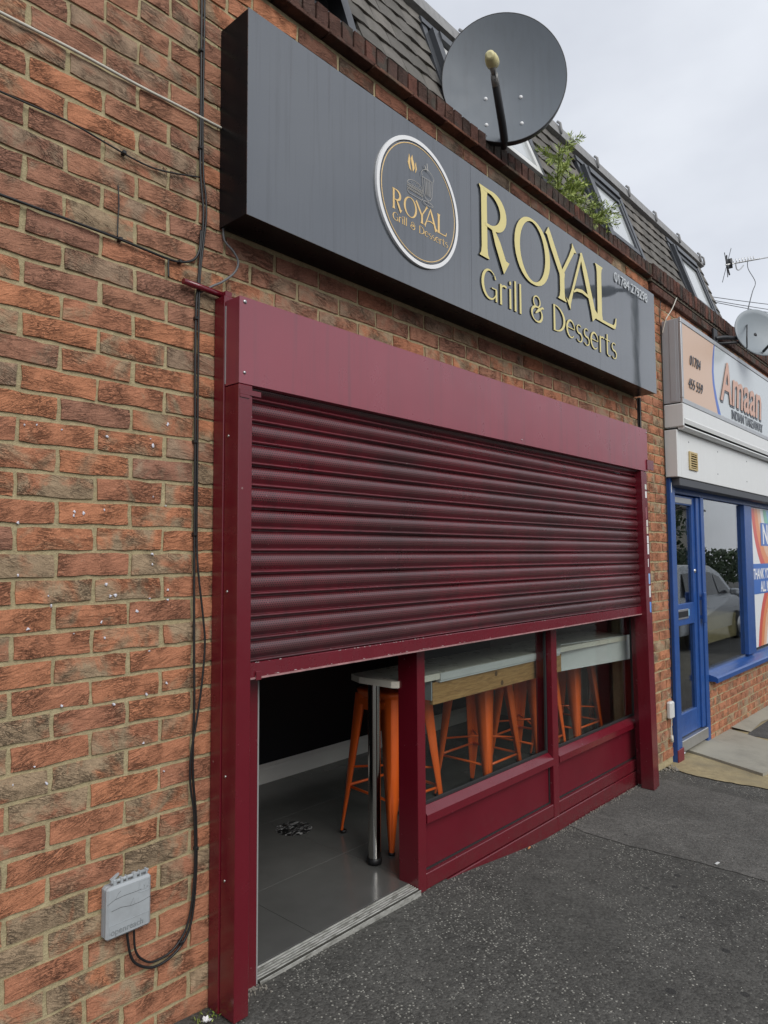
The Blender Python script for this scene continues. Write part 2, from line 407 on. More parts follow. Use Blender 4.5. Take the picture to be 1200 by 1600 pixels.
FASC_W = simple('white_upvc', (0.68, 0.695, 0.69), 0.38, var=0.03, streak=0.08, gcol=(0.45, 0.45, 0.42))
FASC_A = simple('aluminium_frame', (0.45, 0.46, 0.47), 0.35, metal=0.55, var=0.1)
BEIGE = simple('beige_sign_panel', (0.60, 0.415, 0.30), 0.3)
PALEBLUE = simple('pale_blue_sign_panel', (0.50, 0.54, 0.56), 0.16)
SIGNBLUE = simple('blue_sign_band', (0.03, 0.11, 0.48), 0.3)
PEACH = simple('peach_lettering', (0.58, 0.33, 0.235), 0.35)
LETGREY = simple('grey_lettering', (0.10, 0.11, 0.13), 0.4)
BRASS = simple('brass_vent', (0.50, 0.38, 0.17), 0.4, var=0.15)
CABLE = simple('black_cable', (0.013, 0.013, 0.014), 0.5)
CABLEG = simple('grey_cable', (0.13, 0.135, 0.14), 0.5)
CABLEW = simple('white_cable', (0.55, 0.53, 0.46), 0.5, var=0.15, vscale=30)
POSTERW = simple('poster_white', (0.74, 0.76, 0.77), 0.3)
POSTER = {k: simple('poster_'+k, c, 0.3) for k, c in dict(red=(0.62, 0.09, 0.07), orange=(0.72, 0.26, 0.10), peach=(0.74, 0.46, 0.30), green=(0.20, 0.50, 0.36), teal=(0.10, 0.42, 0.55), blue=(0.035, 0.14, 0.48), sky=(0.22, 0.46, 0.66)).items()}
PLY = None
def ply_mat():
    m, nt, bs = newmat('raw_plywood')
    P = pos(nt, (2.2, 8, 26)); f = noise(nt, P, 3.0, 6, 0.6, 1.5)
    c = ramp(nt, f, [(0.25, (0.17, 0.085, 0.028)), (0.5, (0.34, 0.185, 0.065)), (0.75, (0.45, 0.28, 0.11))])
    kn = node(nt, 'ShaderNodeTexVoronoi', Scale=9.0); nt.links.new(pos(nt), kn.inputs['Vector'])
    c = mixc(nt, math_(nt, 'LESS_THAN', kn.outputs['Distance'], 0.13), c, (0.10, 0.05, 0.02))
    nt.links.new(c, bs.inputs['Base Color']); bs.inputs['Roughness'].default_value = 0.75
    bump(nt, bs, f, 0.3, 0.004)
    return m
PLY = ply_mat()

def glass_mat(name, tint=(0.92, 0.95, 0.94), boost=1.0, rough=0.0):
    m, nt, bs = newmat(name)
    nt.nodes.remove(bs)
    t = node(nt, 'ShaderNodeBsdfTransparent', Color=(*tint, 1)); g = node(nt, 'ShaderNodeBsdfGlossy', Roughness=rough)
    ge = nt.nodes.new('ShaderNodeNewGeometry'); dt = nt.nodes.new('ShaderNodeVectorMath'); dt.operation = 'DOT_PRODUCT'
    nt.links.new(ge.outputs['Normal'], dt.inputs[0]); nt.links.new(ge.outputs['Incoming'], dt.inputs[1])
    c1 = math_(nt, 'SUBTRACT', 1.0, math_(nt, 'ABSOLUTE', dt.outputs['Value']))
    f = math_(nt, 'MULTIPLY_ADD', math_(nt, 'POWER', c1, 5.0), 0.95*boost, 0.043*boost)   # Schlick, per face of the sheet
    f = math_(nt, 'MINIMUM', f, 1.0)
    mxs = nt.nodes.new('ShaderNodeMixShader'); nt.links.new(f, mxs.inputs[0]); nt.links.new(t.outputs[0], mxs.inputs[1]); nt.links.new(g.outputs[0], mxs.inputs[2])
    nt.links.new(mxs.outputs[0], nt.nodes['Material Output'].inputs['Surface'])
    return m
GLASS = glass_mat('window_glass')
GLASS2 = glass_mat('takeaway_glass', (0.80, 0.83, 0.82), 2.0)
ROOFGLASS = simple('roof_window_glass', (0.50, 0.53, 0.54), 0.06, var=0.08, vscale=60, spec=0.9)

def shutter_mat():
    m, nt, bs = newmat('perforated_burgundy')
    tco = nt.nodes.new('ShaderNodeNewGeometry').outputs['Position']
    sx = nt.nodes.new('ShaderNodeSeparateXYZ'); nt.links.new(tco, sx.inputs[0])
    at = node(nt, 'ShaderNodeAttribute', _attribute_name='lath')     # distance along the lath's profile
    u = math_(nt, 'MULTIPLY', sx.outputs['X'], 1/0.0105); vv = math_(nt, 'MULTIPLY', at.outputs['Fac'], 1/0.0076)
    row = math_(nt, 'FLOOR', vv)
    u = math_(nt, 'ADD', u, math_(nt, 'MULTIPLY', row, 0.5))
    fu = math_(nt, 'SUBTRACT', math_(nt, 'FRACT', u), 0.5); fv = math_(nt, 'MULTIPLY', math_(nt, 'SUBTRACT', math_(nt, 'FRACT', vv), 0.5), 0.75)
    d2 = math_(nt, 'ADD', math_(nt, 'MULTIPLY', fu, fu), math_(nt, 'MULTIPLY', fv, fv))
    hole = math_(nt, 'LESS_THAN', d2, 0.075)
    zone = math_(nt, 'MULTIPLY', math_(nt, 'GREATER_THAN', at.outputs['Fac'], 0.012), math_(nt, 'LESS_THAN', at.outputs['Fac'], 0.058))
    hole = math_(nt, 'MULTIPLY', hole, zone)
    P = pos(nt, (1.3, 1, 6)); dust = noise(nt, P, 2.0, 6, 0.6)
    P2 = pos(nt, (9, 9, 2)); d3 = noise(nt, P2, 3.0, 5, 0.65)
    c = mixc(nt, ramp(nt, dust, [(0.48, 0.0), (0.80, 0.50)]), (0.145, 0.0080, 0.0180), (0.062, 0.028, 0.030))
    c = mixc(nt, ramp(nt, d3, [(0.48, 0.0), (0.74, 0.70)]), c, (0.034, 0.008, 0.010))
    big = noise(nt, pos(nt, (.7, 1, 1.6)), 1.4, 4, 0.6)
    c = mixc(nt, ramp(nt, big, [(0.42, 0.0), (0.62, 0.72)]), c, (0.036, 0.014, 0.016))
    vs2 = node(nt, 'ShaderNodeTexVoronoi', Scale=26.0); nt.links.new(pos(nt), vs2.inputs['Vector'])
    c = mixc(nt, math_(nt, 'MULTIPLY', math_(nt, 'LESS_THAN', vs2.outputs['Distance'], 0.055), 0.7), c, (0.40, 0.33, 0.32))
    c = mixc(nt, math_(nt, 'MULTIPLY', zone, 0.17), c, (0.26, 0.15, 0.155))  # paler perforated band: sky glints off the hole rims put into the colour
    c = mixc(nt, math_(nt, 'MULTIPLY', hole, 0.95), c, (0.006, 0.003, 0.004))
    nt.links.new(c, bs.inputs['Base Color'])
    bs.inputs['IOR'].default_value = 1.7
    rr = ramp(nt, dust, [(0.3, 0.22), (0.8, 0.46)]); nt.links.new(rr, bs.inputs['Roughness'])
    return m
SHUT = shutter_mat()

def tilefloor_mat():
    m, nt, bs = newmat('grey_floor_tile')
    oi = nt.nodes.new('ShaderNodeObjectInfo')
    f = noise(nt, pos(nt), 5, 6, 0.6)
    c = mixc(nt, f, (0.072, 0.072, 0.069), (0.125, 0.125, 0.120)); nt.links.new(c, bs.inputs['Base Color'])
    rr = math_(nt, 'MULTIPLY_ADD', f, 0.16, 0.12); nt.links.new(rr, bs.inputs['Roughness'])
    return m
FLOORT = tilefloor_mat()
GROUT = simple('dark_grout', (0.02, 0.02, 0.02), 0.8)

def threshold_mat():
    m, nt, bs = newmat('worn_threshold')
    f = noise(nt, pos(nt, (4, 14, 14)), 4, 8, 0.7)
    c = ramp(nt, f, [(0.30, (0.09, 0.088, 0.07)), (0.52, (0.42, 0.42, 0.39)), (0.8, (0.60, 0.60, 0.57))])
    nt.links.new(c, bs.inputs['Base Color']); bs.inputs['Metallic'].default_value = 0.35; bs.inputs['Roughness'].default_value = 0.5
    return m
THRESH = threshold_mat()

def leaf_mat(name, a, b):
    m, nt, bs = newmat(name)
    at = node(nt, 'ShaderNodeAttribute', _attribute_name='rnd')
    c = mixc(nt, at.outputs['Fac'], a, b); nt.links.new(c, bs.inputs['Base Color'])
    bs.inputs['Roughness'].default_value = 0.55
    return m
LEAF = leaf_mat('sapling_needles', (0.15, 0.23, 0.045), (0.50, 0.58, 0.15))
LEAFD = leaf_mat('dark_foliage', (0.018, 0.035, 0.014), (0.05, 0.085, 0.03))
BARK = simple('bark', (0.07, 0.05, 0.035), 0.9)

# ------------------------------------------------------------------ ground
def lerp_tab(tab, x):
    if x <= tab[0][0]: return tab[0][1]
    for (a, va), (b, vb) in zip(tab, tab[1:]):
        if x <= b:
            t = (x-a)/(b-a); t = t*t*(3-2*t); return va+(vb-va)*t
    return tab[-1][1]
GX = [(-6, 0.13), (0.2, 0.085), (0.6, 0.062), (1.5, 0.050), (2.75, -0.042), (4.1, -0.055), (4.6, -0.066), (6, -0.085), (12, -0.16), (40, -0.45)]
def g(x, y):
    z = lerp_tab(GX, x)
    far = max(0.0, min(1.0, (-y-0.15)/1.2)); zs = 0.09-0.0335*(x+0.6) if x < 12 else 0.09-0.0335*12.6-(x-12)*0.012
    return z*(1-far)+(zs-0.01)*far+0.018*min(0, y)
def sheet(name, pts_x, pts_y, mat_, dz=0.0, fn=None, label=None):
    mb = MB(); nx, ny = len(pts_x), len(pts_y)
    vs = [(x, y, (fn or g)(x, y)+dz) for x in pts_x for y in pts_y]
    fs = [(i*ny+j, (i+1)*ny+j, (i+1)*ny+j+1, i*ny+j+1) for i in range(nx-1) for j in range(ny-1)]
    mb.add(vs, fs, 0, 0.0, True)
    return mb.build(name, mat_)
def frange(a, b, n): return [a+(b-a)*i/n for i in range(n+1)]
xs = frange(-60, -6, 12)+frange(-5.5, 9, 116)+frange(10, 30, 20)+frange(34, 120, 16)
ys = frange(-4.6, -1.2, 17)+frange(-1.1, 0.03, 16)
setp(sheet('pavement', xs, ys, ASPHALT), kind='structure')
setp(sheet('road', xs, frange(-60, -11.5, 10)+frange(-11, -4.72, 14), ASPHALT3, -0.12), kind='structure')
k = MB()
for i in range(-8, 40):
    x0 = i*0.915; z = g(x0, -4.6)
    k.box(x0+.003, x0+.912, -4.725, -4.60, z-.3, z+0.004, 0, .012)
setp(k.build('kerb', KERB), kind='structure')
setp(k and sheet('far_pavement', xs, [-13.0, -12.2, -11.4], CONC, -0.02), kind='structure')

def ragged_sheet(name, edge_l, edge_r, y0, y1, n, mat_, dz, seed):
    """a patch of surfacing between two slightly ragged edges running away from the wall"""
    rr = random.Random(seed); vs = []; fs = []; m_ = 14
    for j in range(n+1):
        y = y0+(y1-y0)*j/n
        a = edge_l(y)+rr.uniform(-.008, .008); b = edge_r(y)+rr.uniform(-.008, .008)
        for i in range(m_+1):
            x = a+(b-a)*i/m_
            vs.append((x, y, g(x, y)+dz))
    for j in range(n):
        for i in range(m_):
            fs.append((j*(m_+1)+i, j*(m_+1)+i+1, (j+1)*(m_+1)+i+1, (j+1)*(m_+1)+i))
    o = MB().add(vs, fs, 0, 0, True).build(name, mat_)
    return setp(o, kind='structure')
ragged_sheet('pavement_patch', lambda y: 2.87+0.03*math.sin(y*5), lambda y: 4.12-0.02*y, -3.6, -0.012, 60, ASPHALT2, 0.003, 3)
ragged_sheet('concrete_apron', lambda y: 4.44+0.05*math.sin(y*6), lambda y: 9.0, -0.95, 0.028, 30, APRON, 0.007, 5)
ragged_sheet('dark_pavement_patch', lambda y: 5.93-.08*y, lambda y: 9.0, -0.95, -0.16, 24, ASPHALT3, 0.012, 6)
# thick paving slab in front of the takeaway door
sb = MB()
P4 = [(4.98, 0.045), (4.76, -0.58), (5.66, -0.72), (6.02, 0.045)]
zt = lambda x, y: g(x, y)+0.028
vs_ = [(x, y, zt(x, y)) for x, y in P4]+[(x, y, zt(x, y)-.08) for x, y in P4]
sb.add(vs_, [(0, 1, 2, 3), (0, 4, 5, 1), (1, 5, 6, 2), (2, 6, 7, 3), (3, 7, 4, 0)])
setp(sb.build('door_step_slab', CONC), 'pale worn concrete slab laid before the blue door', 'paving slab')
fl = MB()
for j in range(14):
    x0 = 6.05+j*.25
    fl.add([(x0, .02, g(x0, 0)+.035), (x0+.25, .02, g(x0+.25, 0)+.035), (x0+.25, -.15+.02*math.sin(j*2.1), g(x0+.25, -.15)+.016), (x0, -.15+.02*math.sin((j-1)*2.1), g(x0, -.15)+.016)], [(0, 1, 2, 3)])
setp(fl.build('concrete_haunch', CONC), kind='structure')

# ------------------------------------------------------------------ the terrace building
bld = thing('terrace_building', 'red brick terrace with grey tiled mansard roof above the shops', 'building', (0, 0.1, 0))
mw = MB()
Y0, Y1 = 0.0075, 0.22
mw.box(-1.6, 0.415, Y0, Y1, -.4, 3.676); mw.box(.418, 4.03, Y0, Y1, 2.40, 3.674); mw.box(4.033, 4.60, Y0, Y1, -.4, 3.676)
mw.box(4.603, 9.4, Y0, Y1, 2.12, 3.674)
mw.build('mortar', MORTAR, bld)
BW, BH = 0.2130, 0.0632
def brick_geo(mb, cx, cz, w_, h_, rr, y=0.0, rnd=0.0, depth=0.013, nx=5):
    nz_ = 2; vs = []; fs = []
    dy = rr.uniform(-.0015, .0015)
    for i in range(nx+1):
        for j in range(nz_+1):
            ex = i in (0, nx); ez = j in (0, nz_)
            vs.append((cx-w_/2+w_*i/nx+(rr.uniform(-.0028, .0026) if ex else 0), y+dy+rr.uniform(-.0014, .0014)+(0.0026 if ex or ez else 0), cz-h_/2+h_*j/nz_+(rr.uniform(-.0030, .0026) if ez else 0)))
    F_ = lambda i, j: i*(nz_+1)+j
    for i in range(nx):
        for j in range(nz_): fs.append((F_(i, j), F_(i+1, j), F_(i+1, j+1), F_(i, j+1)))
    ring = [F_(i, 0) for i in range(nx+1)]+[F_(nx, j) for j in range(1, nz_+1)]+[F_(i, nz_) for i in range(nx-1, -1, -1)]+[F_(0, j) for j in range(nz_-1, 0, -1)]
    b = len(vs)
    for r in ring: vs.append((vs[r][0], y+depth, vs[r][2]))
    n = len(ring)
    for q in range(n): fs.append((ring[q], b+q, b+(q+1) % n, ring[(q+1) % n]))
    mb.add(vs, fs, 0, rnd)
var = {}
def brick_var(w_, h_, seed, mat_, key):
    kk = (round(w_, 3), round(h_, 3), seed, key)
    if kk not in var:
        mb = MB(); brick_geo(mb, 0, 0, w_, h_, random.Random(seed*131+int(w_*1e4))); var[kk] = mb.mesh('brick', mat_)
    return var[kk]
rr = random.Random(11)
cand = []
def holes(x0, x1, z0, z1):
    """clip a brick against what covers the wall; returns None or the kept x range"""
    zc = (z0+z1)/2
    segs = [(x0, x1)]
    def cut(a, b):
        out = []
        for s, e in segs:
            if e <= a or s >= b: out.append((s, e)); continue
            if s < a: out.append((s, a))
            if e > b: out.append((b, e))
        return out
    if zc < 2.435: segs = cut(0.424, 4.025)
    if 2.72 < zc < 3.40: segs = cut(0.445, 4.02)
    if zc < 3.40: segs = cut(4.60, 9.5)
    return [(s, e) for s, e in segs if e-s > 0.025]
for row in range(-29, 20):
    zc = 1.45-.075*row
    off = 0.0 if row % 2 == 0 else .1125
    n0 = -8
    while True:
        xa = off+.225*n0+.005; xb = xa+BW; n0 += 1
        if xa > 9.2: break
        if xb < -1.5: continue
        for s, e in holes(xa, xb, zc-BH/2, zc+BH/2):
            cand.append((s, e, zc))
def shows(s, e, z):
    # nearness to the photograph's viewpoint decides which bricks get an object of their own
    if e < -0.36 or z < 0.03: return 1e9
    if s > 4.0 and z < 3.42: return 50+s
    if s > 4.0: return 80
    if z > 3.42 and s < .6: return 60
    return math.hypot(s-CAM.x, CAM.y)
cand.sort(key=lambda c: shows(*c))
st = MB()
for i, (s, e, z) in enumerate(cand):
    wj = (e-s)*rr.uniform(.985, 1.0); hj = BH*rr.uniform(.965, 1.01)
    cx = (s+e)/2+rr.uniform(-.002, .002); cz = z+rr.uniform(-.0015, .0015)
    if i < 298 and shows(s, e, z) < 1e8:
        full = abs((e-s)-BW) < .001
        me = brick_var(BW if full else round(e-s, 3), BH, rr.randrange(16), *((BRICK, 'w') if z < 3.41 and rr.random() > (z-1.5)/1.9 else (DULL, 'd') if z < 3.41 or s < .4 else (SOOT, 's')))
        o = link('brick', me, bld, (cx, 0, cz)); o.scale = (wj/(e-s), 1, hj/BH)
        o.rotation_euler = (rr.uniform(-.006, .006), rr.uniform(-.006, .006), rr.uniform(-.004, .004))
    else:
        brick_geo(st, cx, cz, wj, hj, rr, 0, rr.random())
setp(st.build('brick_courses', BRICK, bld), kind='stuff')
# creasing tiles and brick-on-edge coping along the eaves
x = -1.2
while x < 4.30:
    mb = MB(); wd = min(.262, 4.33-x)
    mb.box(x+.002, x+wd-.003, -.046+rr.uniform(-.003, .003), .11, 3.679, 3.690+rr.uniform(0, .002), 0, .002)
    mb.box(x+.05, x+wd+.045, -.036+rr.uniform(-.003, .003), .11, 3.693, 3.706, 0, .002)
    mb.build('creasing_tile', SOOT if rr.random() < .45 else COPE, bld); x += .265
x = -1.2; cv = []
for s in range(10):
    mb = MB(); r2 = random.Random(s+90)
    a, b, c_ = .031, .058, .047
    vs = []
    for i in (-1, 1):
        for j in (-1, 0, 1):
            for kz in (-1, 0, 1): vs.append((i*(a+r2.uniform(-.002, .001)), j*b+r2.uniform(-.002, .002), kz*(c_+r2.uniform(-.003, .001))))
    fs = []
    for i in (0, 1):
        for j in (0, 1):
            for kz in (0, 1):
                q = i*9+j*3+kz; fs.append((q, q+1, q+4, q+3))
    for ring in ([0, 1, 2, 5, 8, 7, 6, 3],):
        for q in range(8): fs.append((ring[q], ring[(q+1) % 8], ring[(q+1) % 8]+9, ring[q]+9))
    mb.add(vs, fs); cv.append(mb.mesh('coping_brick', COPE))
core = MB(); core.box(-1.2, 4.34, .002, .105, 3.708, 3.796); core.box(4.345, 9.4, -.03, .105, 3.66, 3.787); core.build('coping_mortar', simple('old_mortar', (0.15, 0.13, 0.10), 0.95, var=.3, vscale=30, bumps=.6), bld)
while x < 9.3:
    far = x > 4.33
    o = link('coping_brick', cv[rr.randrange(10)], bld, (x, .043 if not far else .012, 3.757 if not far else 3.735))
    o.scale = (1, 1, 1.0 if not far else 1.28); o.rotation_euler = (rr.uniform(-.03, .03), rr.uniform(-.025, .025), rr.uniform(-.02, .02))
    x += .0725
# ledge course under the far coping
for i in range(22):
    mb = MB(); x0 = 4.36+i*.225; mb.box(x0+.004, x0+.219, -.03, .02, 3.585, 3.651, 0, .004); mb.build('ledge_brick', COPE, bld)
# mansard
RO = Vector((0, .13, 3.86)); RU = Vector((0, .3125, .95)).normalized(); RN = Vector((0, -.95, .3125)).normalized()
def rp(x, v, n=0.0): return Vector((x, 0, 0))+RO+RU*v+RN*n
mans = MB()
p = [rp(-1.4, -.12, -.03), rp(6.86, -.12, -.03), rp(6.86, .86, -.03), rp(-1.4, .86, -.03)]
q = [a+Vector((0, 1.2, 0)) for a in p]
mans.add(p+q, [(0, 1, 2, 3), (3, 2, 6, 7), (1, 5, 6, 2), (0, 3, 7, 4)])
# black lead flashing / gutter behind the coping
mans.box(-1.4, 9.4, .106, .16, 3.60, 3.70)
mansard = mans.build('mansard_roof', simple('roof_underlay', (0.03, 0.03, 0.03), 0.8), bld)
tv = []
for s in range(8):
    r2 = random.Random(s+300); mb = MB(); wd, ln, th = .163, .165, .013
    vs = []; nx = 4
    for side in (0, 1):
        for i in range(nx+1):
            for j in (0, 1):
                xx = -wd/2+wd*i/nx; camber = .004*(1-(2*i/nx-1)**2)
                vs.append(Vector((xx, 0, 0))+RU*(j*ln+(r2.uniform(-.004, .004)+.003*math.sin(i*1.7+s) if j == 0 else 0))+RN*((.016 if j == 0 else .001)+camber-(th if side else 0)))
    F_ = lambda s_, i, j: s_*(nx+1)*2+i*2+j
    fs = []
    for i in range(nx):
        fs.append((F_(0, i, 0), F_(0, i+1, 0), F_(0, i+1, 1), F_(0, i, 1)))
        fs.append((F_(0, i, 0), F_(1, i, 0), F_(1, i+1, 0), F_(0, i+1, 0)))
    fs += [(F_(0, 0, 0), F_(0, 0, 1), F_(1, 0, 1), F_(1, 0, 0)), (F_(0, nx, 0), F_(1, nx, 0), F_(1, nx, 1), F_(0, nx, 1))]
    mb.add(vs, fs); tv.append(mb.mesh('roof_tile', TILE))
WIN = [(.25, 1.22, 1), (2.04, 2.97, 1), (3.92, 4.58, 0), (5.80, 6.48, 0)]
WV0, WV1 = .03, .70
ntile = 0; extra = MB()
for rw in range(8):
    v = -.09+rw*.117
    xx = 0.42+(.0825 if rw % 2 else 0)-3*.165
    while xx < 6.86:
        if not any(a-.05 < xx < b+.05 and v+.115 > WV0 and v < WV1-.02 for a, b, _ in WIN):
            pt_ = rp(min(xx, 6.80), v)
            if xx > .35 and ntile < 300:
                o = link('roof_tile', tv[rr.randrange(8)], mansard, pt_); ntile += 1
                o.rotation_euler = (rr.uniform(-.02, .02), rr.uniform(-.012, .012), 0)
            else:
                me = tv[rr.randrange(8)]
                extra.add([Vector(v_.co)+pt_ for v_ in me.vertices], [tuple(pp.vertices) for pp in me.polygons])
        xx += .165
if extra.v: setp(extra.build('roof_tile_courses', TILE, mansard), kind='stuff')
# capping pieces along the top edge
xx = -1.3; i = 0
while xx < 6.84:
    mb = MB(); e = min(xx+.62, 6.88)
    pr = [rp(0, .83, .045), rp(0, .93, .05), rp(0, .95, .03), rp(0, .95, -.1), rp(0, .83, -.02)]
    a = [Vector((xx+.003, 0, 0))+q_ for q_ in pr]; b = [Vector((e-.003, 0, 0))+q_ for q_ in pr]; n = len(pr)
    mb.add(a+b, [tuple(range(n)), tuple(range(2*n-1, n-1, -1))]+[(k_, (k_+1) % n, n+(k_+1) % n, n+k_) for k_ in range(n)])
    c0 = Vector((e-.01, 0, 0))+rp(0, .90, .05)
    mb.tube([c0+RU*-.06, c0+RN*.012+RU*-.03, c0+RN*.02+RU*.02, c0+RN*.006+RU*.05], .010, 6)
    mb.build('roof_cap', CAPM, mansard); xx = e; i += 1
# roof windows
def boxr(mb, x0, x1, v0, v1, n0, n1, mi=0, T=None):
    vs = [rp(x, v, n) for x in (x0, x1) for v in (v0, v1) for n in (n0, n1)]
    if T: vs = [T(a) for a in vs]
    mb.add(vs, [(0, 1, 3, 2), (4, 6, 7, 5), (0, 4, 5, 1), (2, 3, 7, 6), (0, 2, 6, 4), (1, 5, 7, 3)], mi)
for a, b, op in WIN:
    fr = MB()
    boxr(fr, a, a+.055, WV0, WV1, -.03, .055); boxr(fr, b-.055, b, WV0, WV1, -.03, .055)
    boxr(fr, a+.056, b-.056, WV1-.06, WV1, -.03, .065); boxr(fr, a+.056, b-.056, WV0, WV0+.04, -.03, .045)
    boxr(fr, a-.05, a-.002, WV0-.03, WV1+.03, -.01, .022); boxr(fr, b+.002, b+.05, WV0-.03, WV1+.03, -.01, .022); boxr(fr, a-.05, b+.05, WV1+.032, WV1+.08, -.01, .03)
    frame = fr.build('roof_window', VELUX, bld)
    ang = -R(45 if a < 1 else 3) if op else 0.0
    piv = rp(0, (WV0+WV1)/2, .03)
    Rm = Matrix.Rotation(ang, 3, 'X')
    T = None
    if op:
        T = (lambda q_, Rm=Rm, piv=piv: Vector((q_.x, 0, 0))+Vector((0, piv.y, piv.z))+Rm @ Vector((0, q_.y-piv.y, q_.z-piv.z)))
    sa = MB()
    boxr(sa, a+.06, a+.105, WV0+.045, WV1-.065, .012, .05, 0, T); boxr(sa, b-.105, b-.06, WV0+.045, WV1-.065, .012, .05, 0, T)
    boxr(sa, a+.106, b-.106, WV0+.045, WV0+.09, .012, .05, 0, T); boxr(sa, a+.106, b-.106, WV1-.11, WV1-.065, .012, .05, 0, T)
    sash = sa.build('sash', VELUXL if (op and a > 1) else VELUX, frame)
    gl = MB(); boxr(gl, a+.10, b-.10, WV0+.085, WV1-.105, .022, .034, 0, T)
    gl.build('pane', ROOFGLASS, frame)
    if op:
        dark = MB(); boxr(dark, a+.056, b-.056, WV0+.04, WV1-.06, -.029, -.02)  # black sheet paints the unlit inside of the open roof window
        dark.build('unlit_inside_sheet', BLACKP, frame)
        st_ = MB()
        for sx in (a+.075, b-.075): st_.tube([rp(sx, WV0+.25, .02), T(rp(sx, WV0+.12, .03))], .006, 6)
        st_.build('stay', SILVER, frame)

# ------------------------------------------------------------------ lettering
def strokes_mesh(mb, strokes, X, Z, sx, sz, yf, dep, skew=0.0, hw=1.0):
    """each stroke: list of (u, v, half width) ; fronts step 0.25 mm apart so none share a plane"""
    for i, stt in enumerate(strokes):
        closed = stt[0] == 'c'; pts = stt[1:] if closed else stt
        pts = [(a, b, h*hw) for a, b, h in pts]; n = len(pts); Lp = []; Rp = []
        for k, (u, v, h) in enumerate(pts):
            if closed: a = pts[(k-1) % n]; b = pts[(k+1) % n]
            else: a = pts[max(k-1, 0)]; b = pts[min(k+1, n-1)]
            dx, dy = b[0]-a[0], b[1]-a[1]; d = math.hypot(dx, dy) or 1
            nx, ny = -dy/d, dx/d
            Lp.append((u+nx*h, v+ny*h)); Rp.append((u-nx*h, v-ny*h))
        y = yf-.00025*i
        P = lambda q, yy: (X+q[0]*sx+skew*q[1]*sz, yy, Z+q[1]*sz)
        vs = []
        for a, b in zip(Lp, Rp): vs += [P(a, y), P(b, y), P(a, y+dep), P(b, y+dep)]
        fF = []; fS = []
        m_ = n if closed else n-1
        for k in range(m_):
            a = 4*k; b = 4*((k+1) % n)
            fF.append((a, b, b+1, a+1)); fS += [(a, a+2, b+2, b), (a+1, b+1, b+3, a+3)]
        if not closed: fS += [(0, 1, 3, 2), (4*(n-1), 4*(n-1)+2, 4*(n-1)+3, 4*(n-1)+1)]
        mb.add(vs, fF, 0); b0 = len(mb.v)-len(vs)
        for f in fS: mb.f.append(tuple(b0+q for q in f)); mb.m.append(1); mb.r.append(0); mb.sm.append(False)
def arc(cx, cy, rx, ry, a0, a1, wf, n=14):
    out = []
    for i in range(n+1):
        a = R(a0+(a1-a0)*i/n); out.append((cx+rx*math.cos(a), cy+ry*math.sin(a), wf(i/n) if callable(wf) else wf))
    return out
def ring(cx, cy, rx, ry, wthick, wthin, n=36, tilt=0):
    return ['c']+[(cx+rx*math.cos(2*math.pi*i/n), cy+ry*math.sin(2*math.pi*i/n), wthin+(wthick-wthin)*abs(math.cos(2*math.pi*i/n+tilt))**1.4) for i in range(n)]
def stem(x, y0=0.0, y1=1.0, h=.062, fl0=.105, fl1=.105):
    return [(x, y0, fl0), (x, y0+.012, fl0), (x, y0+.05, h*1.25), (x, y0+.14, h), (x, y1-.14, h), (x, y1-.05, h*1.25), (x, y1-.012, fl1), (x, y1, fl1)]
BIG = {
 'R': [stem(.14), arc(.30, .725, .335, .250, 92, -92, lambda t: .022+.050*math.sin(math.pi*t)**1.2, 18), [(.14, .972, .022), (.30, .974, .022)], [(.16, .478, .018), (.30, .476, .022)], [(.36, .46, .030), (.47, .30, .066), (.62, .06, .070), (.70, .0, .11)]],
 'O': [ring(.50, .50, .43, .485, .064, .018)],
 'Y': [[(.0, 1.0, .07), (.05, .965, .055), (.16, .80, .062), (.42, .44, .058)], [(.86, 1.0, .085), (.82, .955, .045), (.70, .78, .032), (.46, .46, .030)], stem(.44, 0, .50, .062, .115, .062)],
 'A': [[(-.04, 0, .10), (.0, .03, .04), (.10, .25, .026), (.43, .985, .028)], [(.40, 1.0, .03), (.52, .74, .062), (.78, .12, .066), (.87, .0, .12)], [(.14, .25, .012), (.24, .31, .022), (.42, .34, .026), (.60, .315, .022), (.74, .30, .03)]],
 'L': [stem(.12), [(.12, .022, .022), (.40, .022, .022), (.60, .03, .030)], [(.585, .02, .035), (.63, .10, .022), (.655, .21, .012)]],
}
def _unused(t): return .014+.030*math.sin(math.pi*t)
